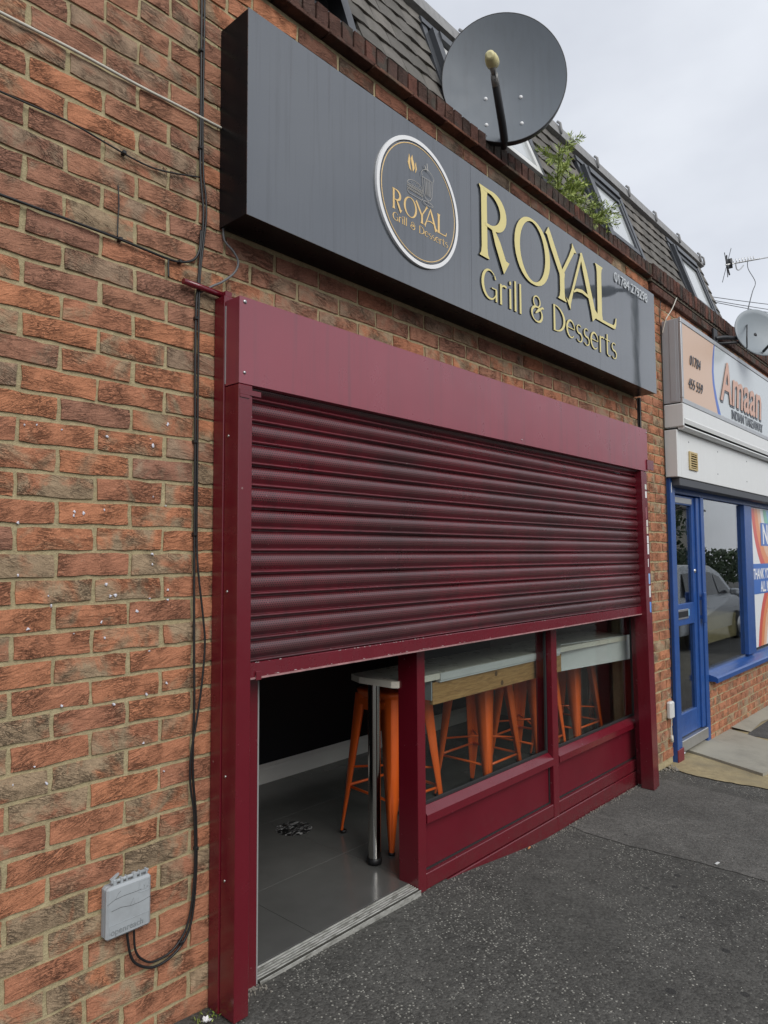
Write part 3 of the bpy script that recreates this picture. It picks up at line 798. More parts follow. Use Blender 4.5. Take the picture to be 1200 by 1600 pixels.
SMALL = {
 'G': [arc(.33, .5, .29, .48, 52, 330, lambda t: .016+.034*math.sin(math.pi*t)**1.5, 22), [(.585, .0, .034), (.585, .40, .034)], [(.40, .41, .018), (.60, .41, .018)], [(.52, .86, .02), (.56, .74, .028)]],
 'r': [[(.08, 0, .045), (.08, .03, .04), (.08, .70, .038)], arc(.24, .50, .155, .185, 170, 60, lambda t: .014+.026*t, 8)],
 'i': [[(.08, 0, .045), (.08, .03, .04), (.08, .70, .038)], [(.03, .88, .001), (.08, .93, .045), (.13, .88, .001)], [(.08, .83, .03), (.08, .95, .03)]],
 'l': [[(.08, 0, .045), (.08, .03, .04), (.08, 1.06, .038)]],
 '&': [['c']+[(a[0], a[1], a[2]) for a in [(.27+.16*math.cos(2*math.pi*i/16), .74+.20*math.sin(2*math.pi*i/16), .024) for i in range(16)]], ring(.27, .28, .25, .27, .042, .020, 24, .6), [(.20, .30, .02), (.34, .44, .05), (.56, .62, .03)], [(.44, .54, .012), (.60, .60, .03)]],
 'D': [[(.09, 0, .045), (.09, 1, .042)], arc(.12, .5, .50, .483, 90, -90, lambda t: .016+.036*math.sin(math.pi*t)**1.3, 20)],
 'e': [arc(.26, .36, .215, .335, 5, 318, lambda t: .014+.028*math.sin(math.pi*t)**1.2, 18), [(.06, .39, .016), (.47, .39, .016)]],
 's': [arc(.20, .52, .135, .165, 40, 255, lambda t: .014+.022*t, 10)+arc(.20, .19, .155, .175, 80, -150, lambda t: .036-.022*t, 11)],
 't': [[(.14, .06, .03), (.14, .20, .036), (.14, .92, .036)], [(.0, .67, .020), (.32, .67, .020)], arc(.25, .13, .11, .115, 180, 310, .02, 7)],
}
ADV = {'R': .78, 'O': 1.0, 'Y': .9, 'A': .9, 'L': .7, 'G': .70, 'r': .40, 'i': .225, 'l': .225, '&': .70, 'D': .72, 'e': .545, 's': .43, 't': .40, ' ': .36}
def textmesh(name, body, size, X, Y, Z, mats, parent, extr=.003, shear=0.0, offset=0.0, align='LEFT', sx=1.0):
    cu = bpy.data.curves.new(name, 'FONT'); cu.body = body; cu.size = size; cu.extrude = extr; cu.shear = shear; cu.offset = offset; cu.align_x = align; cu.resolution_u = 4
    to = bpy.data.objects.new('tmp_text', cu); COL.objects.link(to)
    bpy.context.view_layer.update()
    me = bpy.data.meshes.new_from_object(to.evaluated_get(bpy.context.evaluated_depsgraph_get()))
    bpy.data.objects.remove(to)
    me.transform(Matrix.Translation((X, Y, Z)) @ Matrix.Rotation(R(90), 4, 'X') @ Matrix.Diagonal((sx, 1, 1, 1)))
    me.materials.clear(); me.materials.append(mats); me.name = name
    return link(name, me, parent)

# ------------------------------------------------------------------ main shop sign
SY = -.160
sg = thing('sign_box', 'long grey shop sign with gold lettering ROYAL Grill & Desserts and round badge', 'shop sign', (2.23, -.08, 2.7))
b_ = MB()
b_.box(.4235, 4.035, SY+.004, .0, 2.699, 3.424)
b_.build('sign_body', SIGNBLK, sg)
for x0, x1 in ((.4227, 1.7345), (1.7362, 3.12), (3.1212, 4.037)):
    b_ = MB()
    nx = 10
    b_.box(x0, x1, SY, SY+.0035, 2.6965, 3.4265)
    b_.build('face_panel', SIGNGREY, sg)
letters = [('R', 1.79, .352), ('O', 2.118, .372), ('Y', 2.462, .378), ('A', 2.715, .390), ('L', 3.062, .447)]
for ch, X, sx in letters:
    mb = MB(); strokes_mesh(mb, BIG[ch], X, 3.0, sx, .356, SY-.0075, .0070, hw=1.13)
    mb.build('letter', [GOLD, BLACKP], sg, recalc=True)
xs_ = {}
# second line: positions taken per word so that the rhythm of the lettering matches
def small_line(X0, X1, Z, H, parent, mats, yf, dep, words=(('Grill', 0.0), ('&', None), ('Desserts', None)), xr=None):
    s = 'Grill & Desserts'; tot = sum(ADV[c] for c in s); sc = (X1-X0)/(tot-.1); x = X0
    for c in s:
        if c != ' ':
            mb = MB(); strokes_mesh(mb, SMALL[c], x, Z, sc, H, yf, dep); mb.build('letter', mats, parent)
        x += ADV[c]*sc
small_line(1.812, 3.345, 2.802, .150, sg, [GOLD, BLACKP], SY-.006, .0055)
textmesh('phone_number', '01784 279298', .092, 3.350, SY-.0032, 3.325, PHONEL, sg, .003, 0, 0.0004, sx=1.035)
# round badge
rdx, rdz = 1.337, 3.078
bd = MB(); n = 72
def disc(mb, r, y, mi=0, rz=None):
    vs = [(rdx, y, rdz)]+[(rdx+r*math.cos(2*math.pi*i/n), y, rdz+(rz or r)*math.sin(2*math.pi*i/n)) for i in range(n)]
    mb.add(vs, [(0, i+1, (i+1) % n+1) for i in range(n)], mi)
mb = MB(); mb.prism([(rdx+.258*math.cos(2*math.pi*i/n), rdz+.258*math.sin(2*math.pi*i/n)) for i in range(n)], 'y', SY-.010, SY-.0005)
badge = mb.build('badge', SIGNGREY, sg)
mb = MB(); vs = []
for r_, y_ in ((.2625, SY-.0102), (.2625, SY-.0112), (.2800, SY-.0112), (.2800, SY)):
    vs += [(rdx+r_*math.cos(2*math.pi*i/n), y_, rdz+r_*math.sin(2*math.pi*i/n)) for i in range(n)]
mb.add(vs, [(a*n+i, a*n+(i+1) % n, (a+1)*n+(i+1) % n, (a+1)*n+i) for a in range(3) for i in range(n)]); mb.build('badge_rim', WHITEL, badge)
mb = MB(); mb.lathe([(.2485, -.010), (.2485, -.0108), (.2525, -.0108), (.2525, -.010)], (rdx, SY, rdz), (0, 1, 0), n); mb.build('badge_line', GOLDM, badge)
BYf = SY-.0112
X = 1.148
for ch, X, sx in (('R', 1.150, .083), ('O', 1.226, .088), ('Y', 1.308, .090), ('A', 1.370, .092), ('L', 1.455, .106)):
    mb = MB(); strokes_mesh(mb, BIG[ch], X, 2.990, sx, .088, BYf, .0010); mb.build('letter', [GOLDM, GOLDM], badge)
s = 'Grill & Desserts'; tot = sum(ADV[c] for c in s); sc = (1.532-1.155)/(tot-.1); x = 1.155
for c in s:
    if c != ' ':
        mb = MB(); strokes_mesh(mb, SMALL[c], x, 2.942, sc, .034, BYf, .0010); mb.build('small_letter', [GOLDM, GOLDM], badge)
    x += ADV[c]*sc
# burger, milkshake glass and flame drawn in line
fl = MB()
strokes_mesh(fl, [[(.02, .95, .001), (.05, .70, .08), (.0, .42, .10), (.10, .12, .06), (.22, .0, .002)], [(.30, 1.0, .001), (.26, .75, .09), (.34, .52, .12), (.40, .28, .10), (.34, .02, .004)], [(.62, .70, .001), (.60, .50, .05), (.64, .30, .06), (.58, .02, .002)]], 1.262, 3.198, .075, .075, BYf, .001)
fl.build('flame_emblem', [GOLDM, GOLDM], badge)
la = MB(); lw = .0009
def pl(pts): la_s.append([(u, v, lw) for u, v in pts])
la_s = []
pl([(1.250+.052+.052*math.cos(R(a)), 3.137+.026*math.sin(R(a))) for a in range(0, 181, 15)])
for z_ in (3.137, 3.130): pl([(1.250, z_), (1.355, z_)])
pl([(1.247+.0067*i, 3.124+.003*(i % 2)) for i in range(17)]); pl([(1.248, 3.117), (1.357, 3.117)])
pl([(1.250, 3.112), (1.353, 3.112), (1.352, 3.100), (1.344, 3.094), (1.260, 3.094), (1.251, 3.101), (1.250, 3.112)])
for u, v in ((1.272, 3.147), (1.29, 3.153), (1.31, 3.154), (1.328, 3.149), (1.30, 3.144), (1.282, 3.142), (1.318, 3.142)): pl([(u, v), (u+.004, v+.001)])
pl([(1.349, 3.203), (1.357, 3.130), (1.372, 3.112), (1.388, 3.108), (1.402, 3.112), (1.416, 3.130), (1.424, 3.203), (1.349, 3.203)])
for q_ in (.18, .34, .5, .66, .82): pl([(1.351+.072*q_, 3.20), (1.362+.052*q_, 3.128)])
pl([(1.388, 3.108), (1.388, 3.096)]); pl([(1.360+.028+.034*math.cos(R(a)), 3.092+.008*math.sin(R(a))) for a in range(0, 361, 24)])
pl([(1.345, 3.205), (1.341, 3.220), (1.352, 3.232), (1.366, 3.240), (1.384, 3.246), (1.402, 3.240), (1.418, 3.231), (1.428, 3.218), (1.425, 3.205)])
la_s.append([(1.384, 3.240, .002), (1.380, 3.272, .002)]); la_s.append([(1.372, 3.244, .003), (1.362, 3.258, .001)])
strokes_mesh(la, la_s, 0, 0, 1, 1, BYf, .001); la.build('burger_and_shake_emblem', [LINEART, LINEART], badge)

# ------------------------------------------------------------------ roller shutter
sh = thing('roller_shutter', 'burgundy perforated roller shutter pulled halfway down over the shop front', 'roller shutter', (2.2, -.07, .08))
HX0, HX1 = .410, 3.885
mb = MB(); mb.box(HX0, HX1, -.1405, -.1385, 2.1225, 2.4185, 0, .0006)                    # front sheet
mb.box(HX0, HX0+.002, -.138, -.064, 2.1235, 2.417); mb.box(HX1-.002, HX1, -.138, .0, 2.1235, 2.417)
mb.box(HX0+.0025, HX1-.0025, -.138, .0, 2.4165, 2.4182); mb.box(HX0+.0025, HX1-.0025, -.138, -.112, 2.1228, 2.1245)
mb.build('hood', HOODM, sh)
mb = MB(); mb.tube([(HX0+.06, -.02, 2.27), (HX1-.06, -.02, 2.27)], .085, 12); mb.build('roller', BURG_DK, sh)
mb = MB(); mb.box(.4085, .4125, -.066, -.061, 2.13, 2.40); mb.build('sealant_line', SEAL, sh)
mb = MB(); mb.box(.407, .470, -.0595, -.001, .075, 2.440, 0, .002); mb.build('wall_channel', BURG_DK, sh)
mb = MB(); mb.box(.410, .4665, -.1410, -.0625, .078, 2.121, 0, .0025); mb.box(.4125, .44, -.0625, -.0597, .08, 2.10); mb.build('guide_rail', BURG_DK, sh)
# right-hand guide leans a little
mb = MB()
def lean(z): return (2.08-z)*.033
def lbox(mb, x0, x1, y0, y1, z0, z1):
    vs = [(x+lean(z), y, z) for x in (x0, x1) for y in (y0, y1) for z in (z0, z1)]
    mb.add(vs, [(0, 1, 3, 2), (4, 6, 7, 5), (0, 4, 5, 1), (2, 3, 7, 6), (0, 2, 6, 4), (1, 5, 7, 3)])
lbox(mb, 3.765, 3.822, -.1400, -.055, -.05, 2.118); mb.build('guide_rail', BURG_DK, sh)
mb = MB(); lbox(mb, 3.8235, 3.885, -.130, -.001, -.05, 2.118); mb.build('wall_channel', BURG_DK, sh)
mb = MB(); mb.box(3.86, 3.975, -.1475, -.141, 2.135, 2.205, 0, .001); mb.build('corner_bracket', BURG_DK, sh)
mb = MB(); mb.box(.4125, .500, -.1445, -.1412, 2.085, 2.104, 0, .001); mb.box(.4125, .452, -.1445, -.1412, 2.0755, 2.0852); mb.build('guide_clip', BURG_DK, sh)
mb = MB(); mb.tube([(.27, -.022, 2.458), (.435, -.022, 2.452)], .011, 8); mb.box(.425, .452, -.04, .0, 2.442, 2.466, 0, .002); mb.build('conduit_spout', BURG_DK, sh)
# laths
prof = [(.007, .0), (.0085, -.004), (.004, -.0085), (-.003, -.0125), (-.0075, -.019), (-.0098, -.027), (-.0102, -.036), (-.0080, -.045), (-.003, -.0525), (.0035, -.0585), (.0085, -.0625), (.0075, -.0645), (-.0060, -.0652), (-.0105, -.0675), (-.0112, -.0702), (-.0085, -.0730), (.004, -.0742)]
PITCH_L = .0745; nl = 0; z = 1.190
ztop = z+PITCH_L
dl = [0.0]
for a, b in zip(prof, prof[1:]): dl.append(dl[-1]+math.hypot(b[0]-a[0], b[1]-a[1]))
r5 = random.Random(5)
while z < 2.16:
    zt_ = z+PITCH_L; nx = 26; vs = []; fs = []; at = []
    ph = r5.uniform(0, 6)
    for i in range(nx+1):
        xx = .4672+(3.93-.4672)*i/nx
        xe = xx if i < nx else xx
        bow = .0016*math.sin(xx*2.3+ph)+.0008*math.sin(xx*7.1+ph*2)
        for (py, pz), d in zip(prof, dl):
            vs.append((xe, -.092+py+bow, zt_+pz+.0006*math.sin(xx*1.7+ph))); at.append(d)
    m_ = len(prof)
    for i in range(nx):
        for k_ in range(m_-1): fs.append((i*m_+k_, i*m_+k_+1, (i+1)*m_+k_+1, (i+1)*m_+k_))
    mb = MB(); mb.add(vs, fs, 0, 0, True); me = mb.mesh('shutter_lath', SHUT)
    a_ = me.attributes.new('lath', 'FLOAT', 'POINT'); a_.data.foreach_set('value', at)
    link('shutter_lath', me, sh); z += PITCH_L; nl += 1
mb = MB(); mb.box(.4672, 3.86, -.103, -.082, 1.134, 1.1885, 0, .0025); mb.box(.470, 3.86, -.1065, -.1031, 1.1325, 1.1385, 1); 
mb.build('bottom_rail', [BURG, simple('scuffed_rail_edge', (0.36, 0.20, 0.20), 0.5, var=0.6, vscale=40, grime=0.5)], sh)
mb = MB(); mb.box(.4675, .485, -.109, -.1035, 1.136, 1.163, 0, .001); mb.build('lock_plate', BURG, sh)
mb = MB(); mb.box(.512, .535, -.110, -.1068, 1.128, 1.158, 0, .001); mb.build('lock_plate', BURG, sh)
# paint worn off the rail
r6 = random.Random(8); mb = MB()
for _ in range(70):
    xx = r6.choice([r6.uniform(.5, 1.6), r6.uniform(.5, 1.6), r6.uniform(.5, 3.7)]); zz = r6.choice([1.1865, 1.141]); a = r6.uniform(.002, .016)
    mb.add([(xx, -.10335, zz), (xx+a, -.10335, zz+r6.uniform(-.001, .001)), (xx+a*.7, -.10335, zz+r6.uniform(.0005, .002)), (xx+a*.2, -.10335, zz+r6.uniform(.0005, .003))], [(0, 1, 2, 3)])
setp(mb.build('paint_chips', simple('chipped_paint', (0.5, 0.45, 0.44), 0.7), sh, recalc=False), kind='stuff')
for xx, zz, rr_ in ((.432, 2.402, .0075), (.432, 2.160, .006), (3.872, 2.395, .006), (2.2, 2.145, .0035)):
    mb = MB(); mb.lathe([(.0, -.004), (rr_*.6, -.004), (rr_, -.001), (rr_, 0)], (xx, -.1406, zz), (0, 1, 0), 14); mb.build('screw', SCREW, sh)
for zz in (1.95, 1.43, .83, .50):
    mb = MB(); mb.lathe([(0, -.003), (.004, -.003), (.0045, 0)], (.4097, -.085, zz), (1, 0, 0), 10); mb.build('screw', SCREW, sh)
# stickers on the right guide
cols = [('sticker', 2.02, .022, (0.62, 0.66, 0.58)), ('sticker', 1.965, .028, (0.75, 0.75, 0.73)), ('sticker', 1.84, .05, (0.35, 0.12, 0.14)), ('sticker', 1.765, .028, (0.62, 0.60, 0.55)), ('sticker', 1.715, .03, (0.60, 0.55, 0.40)), ('sticker', 1.655, .032, (0.72, 0.73, 0.73)), ('sticker', 1.59, .045, (0.74, 0.75, 0.76)), ('sticker', 1.49, .035, (0.72, 0.73, 0.74)), ('sticker', 1.385, .045, (0.25, 0.42, 0.72)), ('sticker', 1.295, .05, (0.66, 0.67, 0.68)), ('sticker', 1.19, .045, (0.12, 0.28, 0.66))]
for i, (nm, zz, h_, c) in enumerate(cols):
    mb = MB(); x0 = 3.832+lean(zz); wd = .042 if i not in (2, 7) else .026; y_ = -.1307
    sk = r6.uniform(-.004, .004)
    mb.add([(x0, y_, zz-h_), (x0+wd, y_, zz-h_+sk), (x0+wd, y_, zz+h_*.6+sk), (x0+.002, y_, zz+h_*.6)], [(0, 1, 2, 3)])
    mb.build('sticker', simple('sticker_paper_%d' % i, c, 0.5, var=0.25, vscale=60), sh, recalc=False)

# ------------------------------------------------------------------ shop front joinery
sf = thing('shop_front', 'burgundy framed glazed shop front with open doorway under the shutter', 'shop front', (2.3, .03, .06))
FT = 2.40
def fbox(name, *a, mat_=BURG_DK, ch=.003, label=None):
    mb = MB(); mb.box(*a, 0, ch); o = mb.build(name, mat_, sf)
    if label: o['label'] = label
    return o
fbox('door_jamb', .472, .598, -.012, .09, .062, FT)
fbox('jamb_edge', .600, .607, -.006, .085, .062, FT, mat_=SEAL, ch=.001)
fbox('mullion', 1.497, 1.553, -.002, .115, -.05, FT); fbox('mullion', 2.722, 2.786, -.002, .105, -.1, FT); fbox('mullion', 3.955, 4.032, -.002, .105, -.1, FT)
for x0, x1 in ((1.556, 2.719), (2.789, 3.952)):
    fbox('bottom_rail', x0, x1, .0, .06, .048, .118)
    fbox('lower_panel', x0, x1, .028, .05, .1185, .335, mat_=BURG_SHADE, ch=0)
    fbox('panel_gasket', x0, x1, .0215, .0275, .1185, .126, mat_=BLACKR, ch=0)
    fbox('panel_gasket', x1-.008, x1-.0005, .0215, .0275, .127, .334, mat_=BLACKR, ch=0)
    mb = MB(); mb.prism([(-.006, .338), (.060, .338), (.060, .405), (.030, .403), (-.006, .374)], 'x', x0, x1); mb.build('sill', BURG_DK, sf)
    fbox('glazing_gasket', x0, x1, .0315, .0445, .4035, .418, mat_=BLACKR, ch=.001)
    fbox('glazing_gasket', x1-.014, x1-.0005, .0315, .0445, .4185, FT, mat_=BLACKR, ch=.001)
    fbox('glazing_gasket', x0+.0005, x0+.012, .0315, .0445, .4185, FT, mat_=BLACKR, ch=.001)
    mb = MB(); mb.box(x0+.001, x1-.001, .046, .052, .405, FT); mb.build('window_pane', GLASS, sf)
fbox('plinth', 1.500, 2.7525, -.0045, .04, -.2, .0425); fbox('plinth', 2.7555, 4.02, -.0045, .04, -.2, .0425)
fbox('head_rail', .475, 4.03, -.03, .10, FT+.002, 2.43)
mb = MB(); mb.box(.610, 1.495, -.014, .060, .03, .070, 1)
for i in range(5): mb.box(.610, 1.495, -.0005+.0122*i, .0080+.0122*i, .0703, .0795-.0012*(4-i), 0, .0015)
mb.box(.610, 1.495, -.017, -.0145, .035, .0735, 0, .001); mb.build('threshold', [THRESH, simple('threshold_grooves', (0.05, 0.048, 0.04), 0.9)], sf)

# ------------------------------------------------------------------ interior of the dessert shop
FZ = .078
mb = MB(); mb.box(.43, 4.60, .061, 1.66, .0, FZ-.003); mb.box(.43, 1.50, .0605, .0615, .02, FZ-.004); flo = setp(mb.build('floor', GROUT), kind='structure')
tx = .335; tiles = 0
while tx < 4.6:
    for ty, y1 in ((.0632, .501), (.503, 1.099), (1.101, 1.655)):
        x0, x1 = max(tx, .44), min(tx+.596, 4.59)
        if x1 > x0:
            mb = MB(); mb.box(x0+.0008, x1+.0008, ty, y1+.0008, FZ-.0025, FZ, 0, .0008); mb.build('floor_tile', FLOORT, flo)
    tx += .598
mb = MB(); mb.box(.30, 4.72, 1.66, 1.75, 0, 2.7); mb.box(.32, .428, .225, 1.66, 0, 2.7); bw = setp(mb.build('back_wall', NAVY), kind='structure')
mb = MB(); mb.box(4.592, 4.70, .225, 1.659, 0, 2.7); setp(mb.build('side_wall', GREYWALL), kind='structure')
mb = MB(); mb.box(.30, 4.72, .225, 1.75, 2.60, 2.69); setp(mb.build('ceiling', CEIL), kind='structure')
mb = MB(); mb.prism([(1.659, FZ), (1.641, FZ), (1.641, FZ+.085), (1.645, FZ+.095), (1.645, FZ+.103), (1.652, FZ+.112), (1.654, FZ+.12), (1.659, FZ+.12)], 'x', .44, 4.59)
setp(mb.build('skirting_board', SKIRT), 'white moulded skirting board along the dark back wall', 'skirting')
mb = MB(); mb.lathe([(.155, 0), (.155, -.012), (.135, -.016), (.128, -.004), (.0, -.004)], (2.42, 1.659, 1.165+.085), (0, 1, 0), 40, 0)
setp(mb.build('wall_disc', WHITEP), 'pale round rim on the dark back wall, mostly hidden by the shutter', 'wall disc')
# grey upright pier behind the right window
mb = MB(); mb.box(4.10, 4.58, .50, .62, FZ, 2.59); setp(mb.build('partition', GREYWALL), kind='structure')
mb = MB(); mb.lathe([(0, .0012), (.09, .0012), (.1, .0)], (1.57, .93, FZ+.0003), (0, 0, 1), 28)
def decal_mat():
    m, nt, bs = newmat('scuffed_floor_decal')
    f = noise(nt, pos(nt, (16, 30, 1)), 1.6, 4, 0.6, 1.5)
    c = ramp(nt, f, [(0.52, (0.008, 0.008, 0.008)), (0.60, (0.42, 0.42, 0.42))]); nt.links.new(c, bs.inputs['Base Color']); bs.inputs['Roughness'].default_value = 0.4
    return m
setp(mb.build('floor_decal', decal_mat()), 'round black and white sticker on the dark tiled floor', 'floor sticker')
# counter
CT = .967
ctr = thing('counter', 'narrow pale window counter with plywood front edge and white end panel', 'counter', (2.4, .27, FZ))
mb = MB(); mb.prism([(1.475, .36), (1.462, .33), (1.468, .13), (1.485, .105), (3.17, .105), (3.99, .045), (4.09, .45), (1.50, .42)], 'z', CT-.030, CT); mb.build('counter_top', MARBLE, ctr)
mb = MB(); mb.box(1.80, 3.02, .0985, .1045, CT-.036, CT-.0005, 0, .001); mb.box(1.80, 3.02, .1048, .13, CT-.046, CT-.0305); mb.build('edge_strip', WHITEP, ctr)
mb = MB(); mb.box(1.76, 3.06, .118, .138, CT-.152, CT-.0465, 0, .001); mb.build('front_board', PLY, ctr)
mb = MB(); a = Vector((3.14, .160, 0)); b = Vector((3.985, .040, 0)); d = (b-a).normalized(); nn_ = Vector((d.y, -d.x, 0))*.016
vs = [(q_.x, q_.y, zz) for q_ in (a, b, b-nn_, a-nn_) for zz in (CT-.165, CT+.004)]
mb.add(vs, [(0, 2, 3, 1), (2, 4, 5, 3), (4, 6, 7, 5), (6, 0, 1, 7), (0, 6, 4, 2), (1, 3, 5, 7)]); mb.build('end_panel', WHITEP, ctr)
mb = MB(); mb.lathe([(.0, .004), (.035, .004), (.035, .030), (.0305, .032)], (1.545, .31, FZ), (0, 0, 1), 24, 1); mb.lathe([(.0300, .030), (.0300, CT-FZ-.031)], (1.545, .31, FZ), (0, 0, 1), 28, 0); mb.build('leg', [CHROME, BLACKP], ctr)
mb = MB(); mb.lathe([(.0300, .0), (.0300, CT-FZ-.031)], (4.06, .40, FZ), (0, 0, 1), 28, 0); mb.build('leg', [CHROME, BLACKP], ctr)
mb = MB(); mb.box(1.752, 1.758, .12, .30, CT-.13, CT-.031); mb.build('bracket', GREYP, ctr)

# stools
def leg_mesh():
    mb = MB(); top = Vector((.150, .150, .735)); bot = Vector((.205, .205, .012))
    rows = 10; sec = 7; vs = []; fs = []
    for i in range(rows+1):
        t = i/rows; c = top.lerp(bot, t); wd = .070*(1-t)**.9+.017+.004*math.sin(t*3)
        pr = [(-wd, 0), (-wd*.45, 0), (-wd*.16, -.004), (-.006, -.006), (-.004, -wd*.16), (0, -wd*.45), (0, -wd)]
        pin = [(-wd, -.006), (-wd*.45, -.007), (-wd*.2, -.012), (-.014, -.014), (-.012, -wd*.2), (-.007, -wd*.45), (-.006, -wd)]
        dent = .004 if .62 < t < .86 else 0
        for k_, (u, v) in enumerate(pr): vs.append((c.x+u-(dent if k_ == 3 else 0), c.y+v-(dent if k_ == 3 else 0), c.z))
        for u, v in pin: vs.append((c.x+u, c.y+v, c.z))
    m_ = 2*sec
    for i in range(rows):
        for k_ in range(sec-1):
            fs.append((i*m_+k_, i*m_+k_+1, (i+1)*m_+k_+1, (i+1)*m_+k_)); fs.append((i*m_+sec+k_, (i+1)*m_+sec+k_, (i+1)*m_+sec+k_+1, i*m_+sec+k_+1))
        fs.append((i*m_, (i+1)*m_, (i+1)*m_+sec, i*m_+sec)); fs.append((i*m_+sec-1, i*m_+m_-1, (i+1)*m_+m_-1, (i+1)*m_+sec-1))
    mb.add(vs, fs, 0, 0, True)
    return mb.mesh('leg', ORANGE)
LEGM = leg_mesh()
mb = MB(); mb.lathe([(0, 0), (.017, 0), (.019, .014), (.012, .016)], (.190, .190, 0), (0, 0, 1), 10); FOOTM = mb.mesh('rubber_foot', BLACKP)
mb = MB()
vs = []; rings = [(.148, .715), (.158, .748), (.160, .757), (.154, .762), (.10, .760), (.045, .757)]
nseg = 40
for rad, zz in rings:
    for i in range(nseg):
        a = 2*math.pi*i/nseg; c_, s_ = math.cos(a), math.sin(a); e = 5.0
        kx = rad/((abs(c_)**e+abs(s_)**e)**(1/e)); vs.append((kx*c_, kx*s_, zz))
fs = [(r_*nseg+i, r_*nseg+(i+1) % nseg, (r_+1)*nseg+(i+1) % nseg, (r_+1)*nseg+i) for r_ in range(len(rings)-1) for i in range(nseg)]
fs.append(tuple(range(5*nseg, 6*nseg)))
mb.add(vs, fs, 0, 0, True); SEATM = mb.mesh('seat', ORANGE)
mb = MB(); c0 = .158
for zz, cc in ((.655, .150),):
    mb.box(-cc+.05, cc-.05, -cc-.004, -cc+.002, .66, .716); mb.box(-cc+.05, cc-.05, cc-.002, cc+.004, .66, .716); mb.box(-cc-.004, -cc+.002, -cc+.05, cc-.05, .66, .716); mb.box(cc-.002, cc+.004, -cc+.05, cc-.05, .66, .716)
APRONM = mb.mesh('seat_skirt', ORANGE)
def str_mesh(z, cross=False):
    mb = MB(); t = (z-.012)/.723; c = .205+(.150-.205)*t-.012
    if cross:
        mb.tube([(-c, -c, z), (0, 0, z+.01), (c, c, z)], .006, 6); mb.tube([(-c, c, z+.012), (0, 0, z+.024), (c, -c, z+.012)], .006, 6)
    else:
        mb.tube([(-c, -c, z), (0, -c, z), (c, -c, z)], .0075, 6)
    return mb.mesh('foot_rail' if not cross else 'cross_brace', ORANGE)
RAILM = str_mesh(.245); CROSSM = str_mesh(.33, True)
stl = [(1.880, .482, -6, 'orange metal stool nearest the open doorway, behind the steel counter leg'), (2.68, .48, 0, 'orange metal stool in the middle of the first window, its corner leg facing out'), (3.26, .48, 2, 'orange metal stool half hidden behind the second window post'), (3.82, .48, -2, 'orange metal stool under the white end panel in the far window')]
for i, (x0, y0, rot, lab) in enumerate(stl):
    t = thing('bar_stool', lab, 'stool', (x0, y0, FZ), 'orange bar stools under the window counter')
    def sub(name, me, par, rz=0):
        o = bpy.data.objects.new(name, me); COL.objects.link(o); o.parent = par; o.rotation_euler = (0, 0, rz); return o
    sub('seat', SEATM, t); sub('seat_skirt', APRONM, t); sub('cross_brace', CROSSM, t)
    for k_ in range(4):
        lg = sub('leg', LEGM, t, k_*math.pi/2); sub('rubber_foot', FOOTM, lg)
        sub('foot_rail', RAILM, t, k_*math.pi/2)
    t.rotation_euler = (0, 0, R(rot))

# ------------------------------------------------------------------ cables and boxes on the left wall
def smooth(pts, n=6):
    P = [Vector(p) for p in pts]; out = []
    for i in range(len(P)-1):
        p0 = P[max(i-1, 0)]; p1 = P[i]; p2 = P[i+1]; p3 = P[min(i+2, len(P)-1)]
        for k_ in range(n):
            t = k_/n
            out.append(.5*((2*p1)+(p2-p0)*t+(2*p0-5*p1+4*p2-p3)*t*t+(3*p1-p0-3*p2+p3)*t**3))
    out.append(P[-1]); return out
def cable(name, pts, r, mat_, label, cat='cable', clips=(), group=None):
    mb = MB(); mb.tube(smooth(pts), r, 8)
    o = mb.build(name, mat_); setp(o, label, cat, group)
    for c in clips:
        mb = MB(); mb.box(c[0]-.006, c[0]+.006, -.017, .003, c[1]-.006, c[1]+.006, 0, .002)
        mb.build('cable_clip', BLACKP, o)
    return o
yc = -.0085
cable('telephone_cable', [(.334, yc, 3.75), (.336, yc, 3.48), (.338, yc, 3.10), (.338, yc, 2.90), (.343, yc, 2.82), (.352, yc, 2.74), (.351, yc, 2.66), (.343, yc, 2.58), (.334, yc, 2.46), (.329, yc, 2.40), (.327, yc, 2.21), (.331, yc, 1.90), (.333, yc, 1.48), (.334, yc-.004, 1.2), (.336, yc-.005, 1.065), (.336, yc, .86), (.350, yc, .70), (.353, yc, .52), (.333, yc-.003, .37), (.285, yc-.004, .308), (.215, yc-.006, .292), (.165, yc-.008, .312), (.128, yc-.010, .352), (.112, yc-.012, .425), (.110, yc-.014, .47)], .0040, CABLE,
      'thick black cable running down the bricks and curling up into the grey box', clips=((.336, 3.3), (.338, 2.95), (.328, 2.35), (.330, 1.93), (.333, 1.62), (.352, .60), (.300, .325)))
cable('drop_cable', [(.346, yc, 3.75), (.348, yc, 3.40), (.346, yc, 3.05), (.351, yc, 2.86), (.360, yc-.002, 2.79), (.362, yc-.003, 2.71), (.353, yc-.003, 2.62), (.338, yc-.004, 2.47), (.339, yc, 2.2), (.340, yc, 1.9), (.341, yc, 1.62), (.344, yc-.006, 1.50), (.363, yc-.010, 1.34), (.369, yc-.012, 1.25), (.358, yc-.012, 1.12), (.340, yc-.010, 1.0), (.323, yc-.008, .90), (.324, yc-.006, .81), (.341, yc-.005, .70), (.345, yc-.004, .52), (.322, yc-.005, .38), (.272, yc-.006, .320), (.205, yc-.007, .310), (.165, yc-.008, .332), (.140, yc-.010, .37), (.133, yc-.012, .43), (.133, yc-.014, .47)], .0035, CABLE,
      'second black cable bowing out from the wall beside the burgundy frame')
